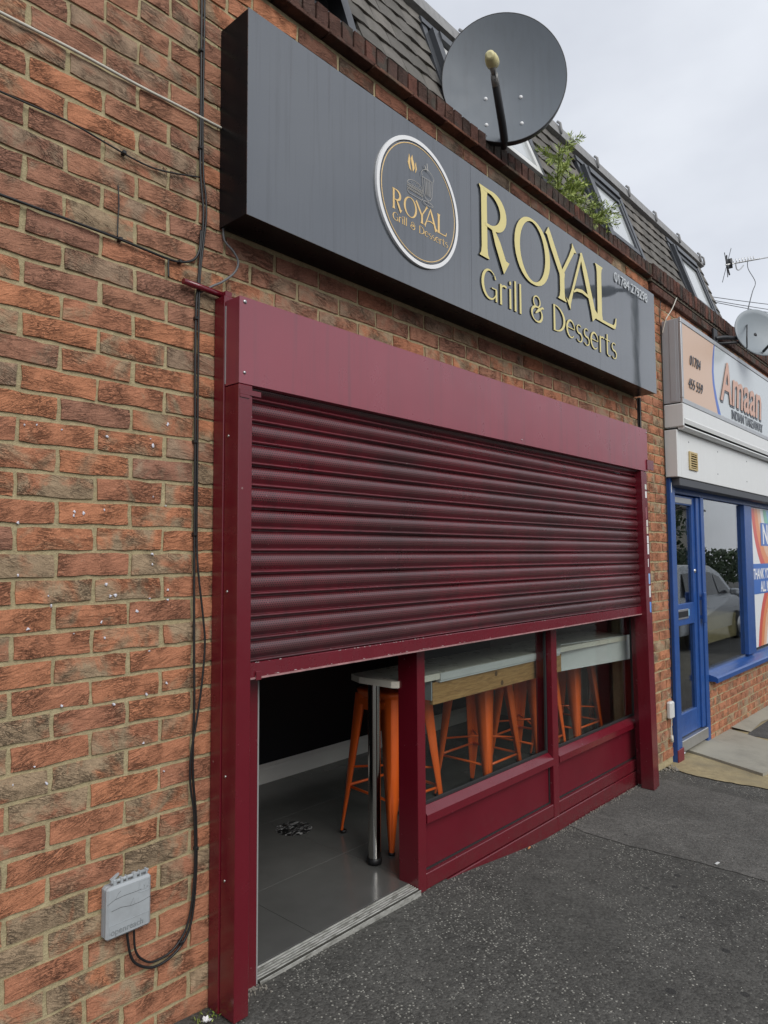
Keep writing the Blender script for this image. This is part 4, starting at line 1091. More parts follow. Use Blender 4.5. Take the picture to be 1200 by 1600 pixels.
cable('thin_black_cable', [(-.75, yc, 2.83), (-.30, yc, 2.829), (-.117, yc, 2.832), (.0, yc, 2.818), (.10, yc, 2.806), (.17, yc, 2.806), (.25, yc, 2.822), (.338, yc, 2.846)], .0028, CABLE, 'thin black cable sagging along the bricks below the white one', clips=((.062, 2.812),))
cable('black_wall_cable', [(-.75, yc, 2.545), (-.292, yc, 2.539), (-.119, yc, 2.536), (.048, yc, 2.531), (.212, yc, 2.522), (.268, yc, 2.526), (.315, yc, 2.548), (.338, yc, 2.59), (.344, yc, 2.66)], .0042, CABLE, 'lower black cable clipped along the bricks and turning up into the bundle', clips=((.055, 2.531), (.265, 2.526)))
cable('white_wall_cable', [(-.75, yc, 3.05), (-.306, yc, 3.054), (-.10, yc, 3.058), (.10, yc, 3.055), (.25, yc, 3.058), (.404, yc, 3.060), (.418, yc, 3.060)], .0048, CABLEW, 'white cable running straight along the bricks into the sign end')
cable('grey_sign_cable', [(.434, yc, 2.73), (.434, yc, 2.69), (.441, yc, 2.655), (.470, yc-.01, 2.625), (.490, yc-.012, 2.592), (.476, yc-.010, 2.55), (.43, yc-.006, 2.505), (.39, yc-.004, 2.478), (.342, yc, 2.442)], .0040, CABLEG, 'grey cable looping out from under the sign to the bundle')
cable('bare_cable_end', [(.045, yc, 2.70), (.049, yc, 2.64), (.047, yc, 2.60), (.046, yc, 2.535)], .0022, CABLE, 'short thin black wire down one mortar joint')
cable('short_black_spur', [(.222, yc, 2.524), (.222, yc, 2.50), (.2235, yc, 2.462)], .0032, CABLE, 'short dark spur hanging below the lower black cable')
# grey moulded telephone box
jb = thing('junction_box', 'scuffed grey plastic telephone junction box near the ground', 'junction box', (.11, 0, .44))
mb = MB(); mb.box(.0405, .1815, -.0205, .006, .4365, .585, 0, .007); mb.build('back_shell', GREYP, jb)
mb = MB(); mb.box(.0365, .1765, -.0420, -.0215, .4405, .5885, 0, .0065); lid = mb.build('lid', GREYP, jb)
mb = MB(); mb.tube([(.055, -.026, .5975), (.172, -.026, .5975)], .0052, 8)
for xx, wd in ((.060, .010), (.082, .008), (.100, .004), (.122, .012), (.142, .005), (.163, .005)): mb.box(xx, xx+wd, -.034, -.019, .586, .6045, 0, .0015)
mb.prism([(.056, .600), (.076, .612), (.079, .618), (.074, .617), (.052, .606)], 'y', -.030, -.022); mb.build('hinge', GREYP, jb)
mb = MB()
LY = -.0424
mb.box(.045, .168, LY-.0006, LY+.0004, .4475, .4485); mb.box(.045, .168, LY-.0006, LY+.0004, .4815, .4825); mb.box(.045, .046, LY-.0006, LY+.0004, .4487, .4813); mb.box(.167, .168, LY-.0006, LY+.0004, .4487, .4813)
mb.box(.135, .168, LY-.0006, LY+.0004, .578, .579); mb.box(.135, .168, LY-.0006, LY+.0004, .546, .547); mb.box(.135, .136, LY-.0006, LY+.0004, .5472, .5778); mb.box(.167, .168, LY-.0006, LY+.0004, .5472, .5778)
mb.prism([(.1515, .570), (.1615, .553), (.1415, .553)], 'y', LY-.0008, LY+.0004)
mb.build('embossed_border', GREYP, lid)
EMB = simple('dirty_embossing', (0.22, 0.24, 0.25), 0.6, var=0.4, vscale=120)
textmesh('embossed_lettering', 'openreach', .0245, .0485, LY-.0002, .4545, EMB, lid, .0009, sx=.98)
textmesh('embossed_mark', '!', .014, .1495, LY-.0010, .5555, EMB, lid, .0006)
mb = MB()
SCF = simple('black_scuff', (0.06, 0.06, 0.06), 0.8)
for pts in ([(.037, .543), (.06, .552), (.09, .554), (.13, .553), (.165, .556)], [(.05, .522), (.08, .524), (.11, .518), (.14, .518), (.175, .524)], [(.062, .552), (.070, .566), (.078, .571)], [(.108, .519), (.118, .538), (.121, .520)], [(.132, .519), (.134, .534)]):
    for a, b in zip(pts, pts[1:]):
        mb.add([(a[0], LY-.0003, a[1]), (b[0], LY-.0003, b[1]), (b[0], LY-.0003, b[1]+.0011), (a[0], LY-.0003, a[1]+.0012)], [(0, 1, 2, 3)])
setp(mb.build('scuff_marks', SCF, lid, recalc=False), kind='stuff')
# flecks of old white adhesive
fk = [(38, 664), (57, 664), (96, 671), (167, 682), (235, 686), (239, 696), (262, 663), (163, 797), (130, 802), (116, 800), (28, 816), (115, 806), (238, 866), (238, 882), (28, 899), (166, 913), (172, 931), (180, 930), (75, 931), (80, 946), (44, 983), (214, 955), (158, 972), (262, 922), (262, 937), (234, 935), (260, 1068), (233, 1017), (97, 1103), (229, 1085), (178, 1101), (256, 1205), (20, 1226), (163, 997), (115, 990), (239, 776), (259, 790), (72, 1224), (54, 1198), (224, 1161)]
FLECK = simple('white_adhesive', (0.66, 0.67, 0.74), 0.6)
r9 = random.Random(21)
def ray(u, v): return (rt*((u-600)/F)+up*(-(v-800)/F)+fwd)
for u, v in fk:
    d = ray(u, v); t = -CAM.y/d.y; q = CAM+d*t; mb = MB(); n = 7; rad = r9.uniform(.0022, .0060)
    ring_ = [(q.x+rad*r9.uniform(.25, 1.2)*math.cos(6.283*i/n), -.0028, q.z+rad*r9.uniform(.35, 1.4)*math.sin(6.283*i/n)) for i in range(n)]
    vs = [(q.x, -.0046, q.z)]+ring_+[(a, .004, b) for a, _, b in ring_]
    mb.add(vs, [(0, 1+i, 1+(i+1) % n) for i in range(n)]+[(1+i, 1+(i+1) % n, 1+n+(i+1) % n, 1+n+i) for i in range(n)])
    mb.build('adhesive_fleck', FLECK, bld)
# junction box on the pier
pb = thing('doorbell_box', 'small white box with a loose white lead on the brick pier', 'wall box', (4.53, 0, .35))
mb = MB(); mb.box(4.478, 4.560, -.034, .004, .292, .420, 0, .010); mb.build('casing', WHITEP, pb)
mb = MB(); mb.tube(smooth([(4.522, -.02, .300), (4.524, -.018, .26), (4.518, -.016, .20), (4.520, -.016, .165), (4.523, -.016, .13)]), .0042, 6); mb.tube([(4.523, -.018, .165), (4.523, -.018, .115)], [.010, .014], 8); mb.build('lead', CABLEW, pb)
mb = MB(); mb.tube(smooth([(4.555, -.012, .285), (4.565, -.012, .275), (4.56, -.010, .262), (4.55, -.010, .25)]), .004, 6); mb.build('black_lead', CABLE, pb)
cable('pier_cable', [(4.575, -.010, 3.56), (4.545, -.012, 3.42), (4.560, -.010, 3.30), (4.582, -.008, 2.9), (4.574, -.008, 2.5), (4.580, -.008, 2.15), (4.588, -.008, 1.6), (4.584, -.010, 1.2), (4.592, -.008, .85), (4.590, -.008, .45), (4.586, -.010, .30)], .0042, CABLE, 'thin black cable down the pier edge beside the blue frame')
cable('grey_coax_cable', [(4.86, -.04, 3.66), (4.72, -.05, 3.53), (4.62, -.045, 3.44), (4.60, -.035, 3.40), (4.585, -.014, 3.30)], .0042, CABLEW, 'pale cable leaning from the coping to the takeaway sign end')
mb = MB(); mb.box(4.075, 4.098, -.004, .006, 2.19, 2.70); mb.build('dark_pier_strip', simple('dark_pier_strip', (0.035, 0.03, 0.03), 0.8, grime=.3), bld)  # narrow dark strip on the pier bricks behind the conduit
pipe = MB(); pipe.tube([(4.092, -.013, 2.135), (4.092, -.013, 2.70)], .0095, 8); setp(pipe.build('conduit', BLACKP), 'thin dark conduit on the pier between sign and shutter', 'conduit')

def onray0(u, v, y):
    d = ray(u, v); return CAM+d*((y-CAM.y)/d.y)
# ------------------------------------------------------------------ large satellite dish
DC = onray0(787.5, 120.8, -.10); az, el = R(-52), R(-2)
dn = Vector((math.sin(az)*math.cos(el), -math.cos(az)*math.cos(el), math.sin(el))); dh = Vector((math.cos(az), math.sin(az), 0)); dv = dh.cross(dn); dv = dv if dv.z > 0 else -dv
ds = thing('satellite_dish', 'large dark grey satellite dish on a mast behind the parapet', 'satellite dish', (2.40, .09, 3.80))
mb = MB(); nr, ns = 9, 72; vs = []; A_, B_ = .330, .352
for i in range(nr+1):
    q_ = max(i/nr, .001)
    for k_ in range(ns):
        a = 2*math.pi*k_/ns; vs.append(DC+dh*(A_*q_*math.cos(a))+dv*(B_*q_*math.sin(a))-dn*(.062*(1-q_*q_)))
fs = [(i*ns+k_, i*ns+(k_+1) % ns, (i+1)*ns+(k_+1) % ns, (i+1)*ns+k_) for i in range(nr) for k_ in range(ns)]
mb.add(vs, fs, 0, 0, True)
vs = []
for sc_, off_ in ((1.0, 0.0), (1.012, .002), (1.018, -.004), (1.012, -.040), (1.0, -.040)):
    for k_ in range(ns):
        a = 2*math.pi*k_/ns; vs.append(DC+dh*(A_*sc_*math.cos(a))+dv*(B_*sc_*math.sin(a))+dn*off_)
mb.add(vs, [(i*ns+k_, i*ns+(k_+1) % ns, (i+1)*ns+(k_+1) % ns, (i+1)*ns+k_) for i in range(4) for k_ in range(ns)], 1, 0, True)
vs = []
for i in range(nr+1):
    q_ = max(i/nr, .001)
    for k_ in range(ns):
        a = 2*math.pi*k_/ns; vs.append(DC+dh*(A_*q_*math.cos(a))+dv*(B_*q_*math.sin(a))-dn*(.062*(1-q_*q_)+.004+.034*(q_ > .95)))
mb.add(vs, fs, 1, 0, True)
refl = mb.build('reflector', [DISHM, DISHB], ds, recalc=False)
for a, b in ((-.095, .02), (.095, .02), (-.095, -.14), (.095, -.14)):
    q2 = ((-.0+a)/A_)**2+((b-.10)/B_)**2; c = DC+dh*a+dv*(b-.10)-dn*(.062*(1-q2)); mb = MB(); mb.lathe([(0, .007), (.008, .006), (.011, 0)], c, dn, 12); mb.build('bolt', WHITEL, refl)
d = ray(768, 93)
tt = ((DC-CAM).dot(dn)+.36)/d.dot(dn); LNB = CAM+d*tt
foot = DC-dv*(B_-.012)+dn*.0
lo = DC-dv*(B_+.005)-dn*.05
arm_d = (LNB-foot).normalized()
mb = MB(); mb.tube([lo, foot-dn*.01-dv*.004, foot+arm_d*.08, LNB-arm_d*.085], [.018, .021, .021, .019], 8); mb.build('feed_arm', DISHB, ds)
back = (DC-dn*.02-dv*.06-LNB).normalized()
mb = MB(); mb.tube([LNB-arm_d*.125, LNB-arm_d*.07], [.020, .018], 10); mb.tube([LNB-arm_d*.075, LNB-arm_d*.015], [.012, .020], 10, 0); lnbh = mb.build('feed_holder', simple('lnb_grey', (0.30, 0.30, 0.29), 0.5), ds)
mb = MB(); mb.tube([LNB-back*.055, LNB-back*.048, LNB-back*.012, LNB-back*.010, LNB+back*.012, LNB+back*.040, LNB+back*.044], [.012, .024, .026, .031, .033, .033, .027], 18); mb.tube([LNB+Vector((0, 0, .0)), LNB-arm_d*.03], [.018, .014], 10); mb.build('feed_horn', CREAMP, ds)
mb = MB(); mb.tube(smooth([LNB-arm_d*.03+dn*.012, LNB-arm_d*.09+dn*.03, LNB-arm_d*.16+dn*.020, foot+arm_d*.16+dn*.018, foot+arm_d*.02+dn*.016]), .0035, 6); mb.build('coax', CABLEG, ds)
mast_x, mast_y = DC.x-dn.x*.37, DC.y-dn.y*.37
mb = MB(); mb.tube([(mast_x, mast_y, 3.45), (mast_x, mast_y, 4.25)], .024, 14); mb.build('mast', DISHB, ds)
mb = MB(); c = DC-dn*.11; mb.tube([DC-dn*.07-dv*.16, DC-dn*.09-dv*.10, Vector((mast_x, mast_y, c.z-.10))], .022, 8); mb.tube([DC-dn*.07+dv*.10, Vector((mast_x, mast_y, c.z+.06))], .018, 8)
mb.tube([Vector((mast_x, mast_y, c.z-.14)), Vector((mast_x, mast_y, c.z+.10))], .036, 12); mb.build('bracket', DISHB, ds)

# ------------------------------------------------------------------ small dish, aerial and wires over the takeaway
def onray(u, v, axis, val):
    d = ray(u, v); return CAM+d*((val-CAM[axis])/d[axis])
sc_ = onray(1187, 519, 1, -.32); n2 = Vector((-.55, -.80, .16)).normalized(); h2 = Vector((-n2.y, n2.x, 0)).normalized(); v2 = n2.cross(h2); v2 = v2 if v2.z > 0 else -v2
sd = thing('small_satellite_dish', 'small pale grey satellite dish bracketed to the far coping', 'satellite dish', (6.2, -.03, 3.7))
mb = MB(); ns = 48; vs = []; A2, B2 = .265, .235
for i in range(7):
    q_ = max(i/6, .001)
    for k_ in range(ns): a = 2*math.pi*k_/ns; vs.append(sc_+h2*(A2*q_*math.cos(a))+v2*(B2*q_*math.sin(a))-n2*(.045*(1-q_*q_)))
for q_, o_ in ((1.02, -.004), (1.0, -.014), (.6, -.05), (.01, -.062)):
    for k_ in range(ns): a = 2*math.pi*k_/ns; vs.append(sc_+h2*(A2*q_*math.cos(a))+v2*(B2*q_*math.sin(a))+n2*o_)
mb.add(vs, [(i*ns+k_, i*ns+(k_+1) % ns, (i+1)*ns+(k_+1) % ns, (i+1)*ns+k_) for i in range(10) for k_ in range(ns)], 0, 0, True); mb.build('reflector', LDISH, sd, recalc=False)
a_ = sc_-v2*.20+n2*.0; l_ = sc_+n2*.26-v2*.10+h2*.02
mb = MB(); mb.tube([a_, l_], .013, 8); mb.tube([l_+n2*.03, l_-n2*.03], .024, 10); mb.build('feed_arm', DISHB, sd)
wb = Vector((sc_.x-.42, -.045, sc_.z-.10))
mb = MB(); mb.tube(smooth([wb, wb+Vector((.10, -.06, .02)), sc_-n2*.09+Vector((-.1, .05, -.03)), sc_-n2*.05]), .020, 8); mb.box(wb.x-.05, wb.x+.05, -.052, -.031, wb.z-.09, wb.z+.09, 0, .003); mb.tube([wb+Vector((0, -.02, -.05)), sc_-n2*.07-v2*.06], .012, 6); mb.build('bracket', DISHB, sd)
AY = 1.3
tp, en = onray(1134, 414, 1, AY), onray(1290, 386, 1, AY)
an = thing('tv_aerial', 'thin metal rooftop television aerial against the sky', 'aerial', tuple(en-Vector((0, 0, .9))))
bx = (en-tp).normalized(); side = bx.cross(Vector((0, 0, 1))).normalized(); upv = side.cross(bx)
ln_ = (en-tp).length; mb = MB(); mb.tube([tp, en], .012, 6); mb.build('boom', SILVER, an)
mb = MB()
mb.tube([tp+bx*.12+upv*.15, tp+bx*.05, tp+bx*.14-upv*.17], .013, 6); mb.tube([tp+bx*.02+upv*.20, tp+bx*.05, tp+bx*.02-upv*.20], .006, 6); mb.tube([tp+bx*.05+side*.10+upv*.24, tp+bx*.05-side*.10-upv*.26], .005, 5)
mb.build('reflector', DISHB, an)
mb = MB(); c = tp+bx*.26; mb.tube([c+upv*.09, c-upv*.07], [.04, .034], 8); mb.build('dipole_box', BLACKP, an)
for k_ in range(8):
    c = tp+bx*(.46+.20*k_)
    if c.x > en.x: break
    mb = MB(); mb.tube([c+side*.10+upv*.0, c-side*.10], .006, 5); mb.tube([c, c+upv*.07], .008, 5); mb.build('director', SILVER, an)
mb = MB(); mb.tube(smooth([tp+bx*.60, tp+bx*.62-upv*.10, tp+bx*.80-upv*.12, tp+bx*1.1-upv*.06]), .011, 6); mb.tube([en-bx*.1+upv*.1, en-bx*.1-upv*2.2], .022, 8); mb.build('mast', SILVER, an)
cable('aerial_lead', [onray(1168, 406, 1, AY), onray(1169, 420, 1, AY), onray(1180, 440, 1, 1.0), onray(1176, 455, 1, .6), onray(1172, 470, 1, .2), onray(1168, 490, 1, -.1), onray(1167, 530, 1, -.30), onray(1168, 556, 1, -.1)], .0060, CABLE, 'thin lead hanging from the aerial down behind the small dish')
for i, (a, b, lab) in enumerate((((1095, 459), (1215, 475.5), 'topmost black wire crossing the sky beyond the roof'), ((1098, 464), (1215, 484), 'middle black wire of three crossing the sky beyond the roof'), ((1098, 466), (1215, 489), 'lowest black wire of three crossing the sky beyond the roof'))):
    p_, q_ = onray(*a, 1, 5.5), onray(*b, 1, 4.0); mb = MB(); q_ = p_+(q_-p_)*1.6; p_ = p_-(q_-p_)*.5
    mb.tube([p_+(q_-p_)*t/8-Vector((0, 0, .06*math.sin(math.pi*t/8))) for t in range(9)], .012, 5)
    setp(mb.build('overhead_wire', CABLE), lab, 'wire', 'wires crossing the sky')

# ------------------------------------------------------------------ sapling rooted in the parapet gutter
sp = thing('parapet_sapling', 'green feathery sapling growing out of the gutter behind the parapet', 'plant', (3.2, .13, 3.78))
stm = MB(); lf = MB(); r3 = random.Random(4)
def sprig(p0, d, ln, r_, depth):
    d = d.normalized(); pts = [p0]; n = 5
    for i in range(n):
        d = (d+Vector((r3.uniform(-.10, .10), r3.uniform(-.10, .10), r3.uniform(-.05, .10)))).normalized(); pts.append(pts[-1]+d*ln/n)
    stm.tube(pts, [r_*(1-.6*i/n) for i in range(n+1)], 5, 0)
    m_ = int(ln/.0068)
    for k_ in range(m_):
        t = (k_+.5)/m_; i = min(int(t*n), n-1); c = pts[i].lerp(pts[i+1], t*n-i); dd = (pts[i+1]-pts[i]).normalized()
        if depth == 0 and t < .25: continue
        for s_ in range(2 if depth else 1):
            ax = dd.orthogonal().normalized(); ax.rotate(Matrix.Rotation(r3.uniform(0, 6.283), 3, dd))
            ld = (ax*1.0+dd*r3.uniform(.5, 1.0)).normalized(); wv = ld.cross(dd).normalized(); L_ = r3.uniform(.026, .046); w_ = L_*.11
            lf.add([c, c+ld*L_*.5+wv*w_, c+ld*L_, c+ld*L_*.5-wv*w_], [(0, 1, 2, 3)], 0, r3.random())
    if depth < 2:
        nb = 8 if depth == 0 else 4
        for k_ in range(nb):
            t = .15+.85*k_/nb; i = min(int(t*n), n-1); c = pts[i].lerp(pts[i+1], t*n-i); dd = (pts[i+1]-pts[i]).normalized()
            ax = dd.orthogonal().normalized(); ax.rotate(Matrix.Rotation(k_*2.4+r3.uniform(-.5, .5), 3, dd))
            sprig(c, ax*.9+dd*.65, ln*(.50 if depth == 0 else .5)*(1.12-.55*t)*r3.uniform(.8, 1.15), r_*.5, depth+1)
base_ = Vector((3.10, .115, 3.72))
sprig(base_, Vector((-.03, -.03, 1)), .47, .006, 0)
sprig(base_+Vector((.07, 0, 0)), Vector((.40, -.20, .72)), .34, .005, 0)
sprig(base_+Vector((.16, -.03, .02)), Vector((.85, -.15, .36)), .44, .005, 0)
sprig(base_+Vector((.05, -.02, .02)), Vector((-.1, -.3, .6)), .22, .004, 0)
stm.build('stem', simple('green_stem', (0.10, 0.11, 0.04), 0.8), sp); lf.build('foliage', LEAF, sp, recalc=False)

# ------------------------------------------------------------------ neighbouring takeaway
tk = thing('takeaway_sign', 'aluminium framed takeaway sign with phone number and INDIAN TAKEAWAY lettering', 'shop sign', (6.5, -.07, 2.73))
TX0, TX1 = 4.606, 9.3; TY = -.1500
mb = MB(); mb.box(TX0, TX1, -.128, -.001, 2.735, 3.405, 0, .003); mb.box(TX0-.003, TX0+.03, -.105, -.06, 2.745, 3.395); mb.build('sign_body', simple('sign_end_grey', (0.40, 0.41, 0.43), 0.45, var=.06), tk)
mb = MB(); mb.box(TX0, TX1, TY, -.128, 3.372, 3.412, 0, .003); mb.box(TX0, TX1, TY, -.128, 2.728, 2.768, 0, .003); mb.box(TX0, TX0+.036, TY+.0005, -.1285, 2.7685, 3.3715, 0, .003); mb.build('frame', FASC_A, tk)
yb = -.1450
mb = MB(); mb.add([(TX0+.03, yb, 2.76), (5.62, yb, 2.76), (5.62, yb, 3.38), (TX0+.03, yb, 3.38)], [(0, 1, 2, 3)]); 
bp_ = [(5.505, 2.762), (5.43, 2.90), (5.385, 3.02), (5.375, 3.12), (5.40, 3.24), (5.45, 3.374)]
mb = MB(); mb.add([(TX0+.034, yb, 2.762)]+[(a, yb, b) for a, b in bp_]+[(TX0+.034, yb, 3.374)], [tuple(range(len(bp_)+2))]); mb.build('beige_panel', BEIGE, tk, recalc=False)
mb = MB(); q0 = [(a+.012, b) for a, b in bp_]; wv_ = [.085, .062, .050, .045, .035, .022]
mb.add([(a-.012, yb-.0006, b) for a, b in bp_]+[(a+wv_[i]-.012, yb-.0006, b) for i, (a, b) in enumerate(bp_)], [(i, i+6, i+7, i+1) for i in range(5)]); mb.build('blue_band', SIGNBLUE, tk, recalc=False)
mb = MB(); mb.add([(a+.01, yb+.0004, b) for a, b in bp_]+[(TX1-.01, yb+.0004, 3.374), (TX1-.01, yb+.0004, 2.762)], [tuple(range(len(bp_)+2))]); mb.build('pale_panel', PALEBLUE, tk, recalc=False)
textmesh('phone_number', '01784', .125, 4.790, yb-.004, 3.065, LETGREY, tk, .003, .22, -.0022, sx=.84)
textmesh('phone_number', '455 559', .125, 4.742, yb-.004, 2.870, LETGREY, tk, .003, .22, -.0022, sx=.84)
mb = MB()
textmesh('lettering_shadow', 'Amaan', .53, 5.585, yb-.003, 2.897, LETGREY, tk, .0012, .22, .009, sx=.90)
textmesh('lettering', 'Amaan', .53, 5.565, yb-.007, 2.912, PEACH, tk, .0012, .22, .006, sx=.90)
textmesh('lettering', 'INDIAN TAKEAWAY', .124, 5.885, yb-.003, 2.783, LETGREY, tk, .0012, .0, .0012, sx=.93)
rs = thing('takeaway_shutter_box', 'white shutter box in two steps over the takeaway door and window', 'shutter box', (6.5, -.07, 2.15))
mb = MB(); mb.box(TX0-.004, TX1, -.152, -.001, 2.542, 2.725, 0, .006); mb.build('upper_box', FASC_W, rs)
mb = MB(); mb.prism([(-.160, 2.60), (-.152, 2.61), (-.152, 2.542), (-.158, 2.536), (-.140, 2.522), (-.10, 2.522), (-.10, 2.541), (-.130, 2.541), (-.148, 2.55)], 'x', TX0+.012, TX1); mb.build('drip_trim', FASC_W, rs)
mb = MB(); mb.box(TX0-.012, TX0+.075, -.098, -.001, 2.150, 2.5215, 0, .003); mb.box(TX0+.0765, TX1, -.098, -.001, 2.150, 2.5215, 0, .003); mb.build('fascia_panel', FASC_W, rs)
mb = MB(); mb.box(TX0+.05, TX1, -.090, .0, 2.085, 2.148, 0, .004); mb.build('soffit', simple('dark_soffit', (0.07, 0.075, 0.085), 0.6), rs)
for xx, zz in ((4.605-.0125, 2.44), (4.605-.0125, 2.35)): pass
for xx in (4.86, 5.6, 6.5, 7.4):
    for zz in (2.45, 2.25):
        mb = MB(); mb.lathe([(0, -.003), (.006, -.002), (.007, 0)], (xx+.02*math.sin(zz*50), -.0981, zz), (0, 1, 0), 8); mb.build('screw', LETGREY, rs)
vt = thing('air_vent', 'small brass louvred vent on the white fascia', 'vent', (4.92, -.1, 2.28))
VX0, VX1, VZ0, VZ1 = 4.845, 5.035, 2.225, 2.375; vy = -.0985
mb = MB(); mb.box(VX0, VX0+.028, vy-.012, vy, VZ0, VZ1, 0, .002); mb.box(VX1-.014, VX1, vy-.012, vy, VZ0, VZ1, 0, .002); mb.box(VX0+.0285, VX1-.0145, vy-.012, vy, VZ1-.018, VZ1, 0, .002); mb.box(VX0+.0285, VX1-.0145, vy-.012, vy, VZ0, VZ0+.014, 0, .002); mb.build('frame', BRASS, vt)
mb = MB(); mb.box(VX0+.02, VX1-.01, vy-.002, vy, VZ0+.01, VZ1-.01); mb.build('backing', BLACKP, vt)
for i in range(6):
    mb = MB(); zz = VZ0+.020+i*.0195; mb.prism([(vy-.011, zz), (vy-.003, zz+.010), (vy-.003, zz+.0125), (vy-.0115, zz+.0035)], 'x', VX0+.029, VX1-.015); mb.build('louvre', BRASS, vt)
# blue joinery
bf = thing('blue_shop_front', 'blue painted takeaway window frame with sill and end post', 'shop front', (6.5, 0, 0))
mb = MB(); mb.box(4.612, 4.655, -.030, .075, -.08, 2.148, 0, .004); mb.box(4.6555, 4.735, -.022, .075, -.08, 2.148, 0, .005); mb.build('post', BLUE, bf)
mb = MB(); mb.box(4.611, 4.738, -.0325, -.0225, -.085, .035, 0, .003); mb.build('old_paint', REDP, bf)
mb = MB(); mb.box(4.628, 4.642, -.0312, -.0303, 2.03, 2.11); mb.build('white_mark', WHITEP, bf)
mb = MB(); mb.box(4.736, 9.3, .012, .085, 2.04, 2.12, 0, .004); mb.build('head_rail', BLUE, bf)
mb = MB(); mb.box(5.395, 5.475, -.004, .085, -.06, 2.0385, 0, .004); mb.build('post', BLUE, bf)
mb = MB(); mb.box(6.740, 6.84, .002, .085, .5305, 2.0385, 0, .004); mb.build('mullion', BLUE, bf)
mb = MB(); mb.box(6.8405, 7.02, .006, .085, .5305, 2.0385, 0, .004); mb.build('mullion', BLUE, bf)
mb = MB(); mb.prism([(-.075, .438), (-.075, .470), (-.060, .482), (.010, .500), (.085, .530), (.085, .440), (-.055, .440), (-.055, .430), (-.070, .430)], 'x', 5.478, 9.3); mb.build('sill', BLUE, bf)
mb = MB(); mb.box(5.478, 6.74, .040, .046, .512, 2.0385); mb.build('window_pane', GLASS2, bf)
mb = MB(); mb.box(7.021, 9.3, .040, .046, .531, 2.0385); mb.build('window_pane', GLASS2, bf)
# low brick wall under the window
lw = thing('brick_stall_wall', 'low red brick wall under the blue window sill', 'wall', (7, .05, -.1))
mb = MB(); mb.box(5.478, 9.3, .0005, .2, -.4, .436); mb.build('mortar', MORTAR, lw)
ct_ = 0; stw = MB()
for row in range(7):
    zc = .400-.075*row; off = .0 if row % 2 else .1125; x0 = 5.48-.225+off; x0 = x0
    while x0 < 9.3:
        a, b = max(x0+.005, 5.482), x0+.22
        if b-a > .03:
            if b < 7.9:
                full = abs(b-a-BW) < .001; me = brick_var(BW if full else round(b-a, 3), BH, rr.randrange(16), BRICK, 'w'); o = link('brick', me, lw, ((a+b)/2, -.006, zc)); ct_ += 1
            else: brick_geo(stw, (a+b)/2, zc, b-a, BH, rr, -.006, rr.random())
        x0 += .225
setp(stw.build('brick_courses', BRICK, lw), kind='stuff')
# door
dr = thing('blue_door', 'narrow blue glazed door with letter plate and pull handle', 'door', (5.06, .05, .05))
DX0, DX1, DY0, DY1 = 4.742, 5.390, .022, .070
mb = MB(); mb.box(DX0, DX0+.04, DY0, DY1, .075, 2.03, 0, .004); mb.build('stile', BLUE, dr)
mb = MB(); mb.box(DX1-.155, DX1-.085, DY0, DY1, .075, 2.03, 0, .004); mb.box(DX1-.084, DX1-.002, DY0-.016, DY1, .075, 2.03, 0, .005); mb.build('stile', BLUE, dr)
mb = MB(); mb.box(DX0+.0405, DX1-.1555, DY0+.002, DY1, 1.955, 2.03, 0, .004); mb.build('top_rail', BLUE, dr)
mb = MB(); mb.box(DX0+.0405, DX1-.1555, DY0+.002, DY1, .96, 1.135, 0, .004); lrk = mb.build('lock_rail', BLUE, dr)
mb = MB(); mb.box(DX0+.0405, DX1-.1555, DY0+.002, DY1, .075, .255, 0, .004); mb.build('bottom_rail', BLUE, dr)
mb = MB(); mb.box(DX0+.0405, DX1-.1555, DY0-.004, DY0+.0015, 1.968, 2.012); mb.build('closer_plate', FASC_A, dr)
mb = MB(); mb.box(DX0+.0405, DX1-.1555, .043, .049, .2555, .9595); mb.box(DX0+.0405, DX1-.1555, .043, .049, 1.1355, 1.9545); mb.build('glass', GLASS2, dr)
mb = MB(); mb.box(4.815, 5.075, DY0-.006, DY0+.0015, 1.012, 1.092, 0, .003); lp = mb.build('letter_plate', SILVER, dr)
mb = MB(); mb.box(4.832, 5.058, DY0-.009, DY0-.0062, 1.028, 1.076, 0, .002); mb.build('flap', BLACKP, lp)
mb = MB(); mb.add([(5.082, DY0+.0012, 1.03), (5.118, DY0+.0012, 1.03), (5.118, DY0+.0012, 1.085), (5.082, DY0+.0012, 1.085)], [(0, 1, 2, 3)]); mb.build('sticker', POSTER['sky'], lrk, recalc=False)
mb = MB(); mb.box(DX1-.070, DX1-.018, DY0-.060, DY0-.035, .955, 1.215, 0, .006); mb.box(DX1-.060, DX1-.03, DY0-.036, DY0-.0155, .99, 1.02); mb.box(DX1-.060, DX1-.03, DY0-.036, DY0-.0155, 1.15, 1.18); mb.build('pull_handle', BLUE, dr)
mb = MB(); mb.lathe([(0, -.008), (.016, -.008), (.018, 0)], (DX1-.120, DY0, 1.40), (0, 1, 0), 12); mb.build('lock', SILVER, dr)
mb = MB(); mb.box(DX0, DX1, -.012, .075, -.02, .068, 0, .004); mb.build('threshold', SILVER, dr)
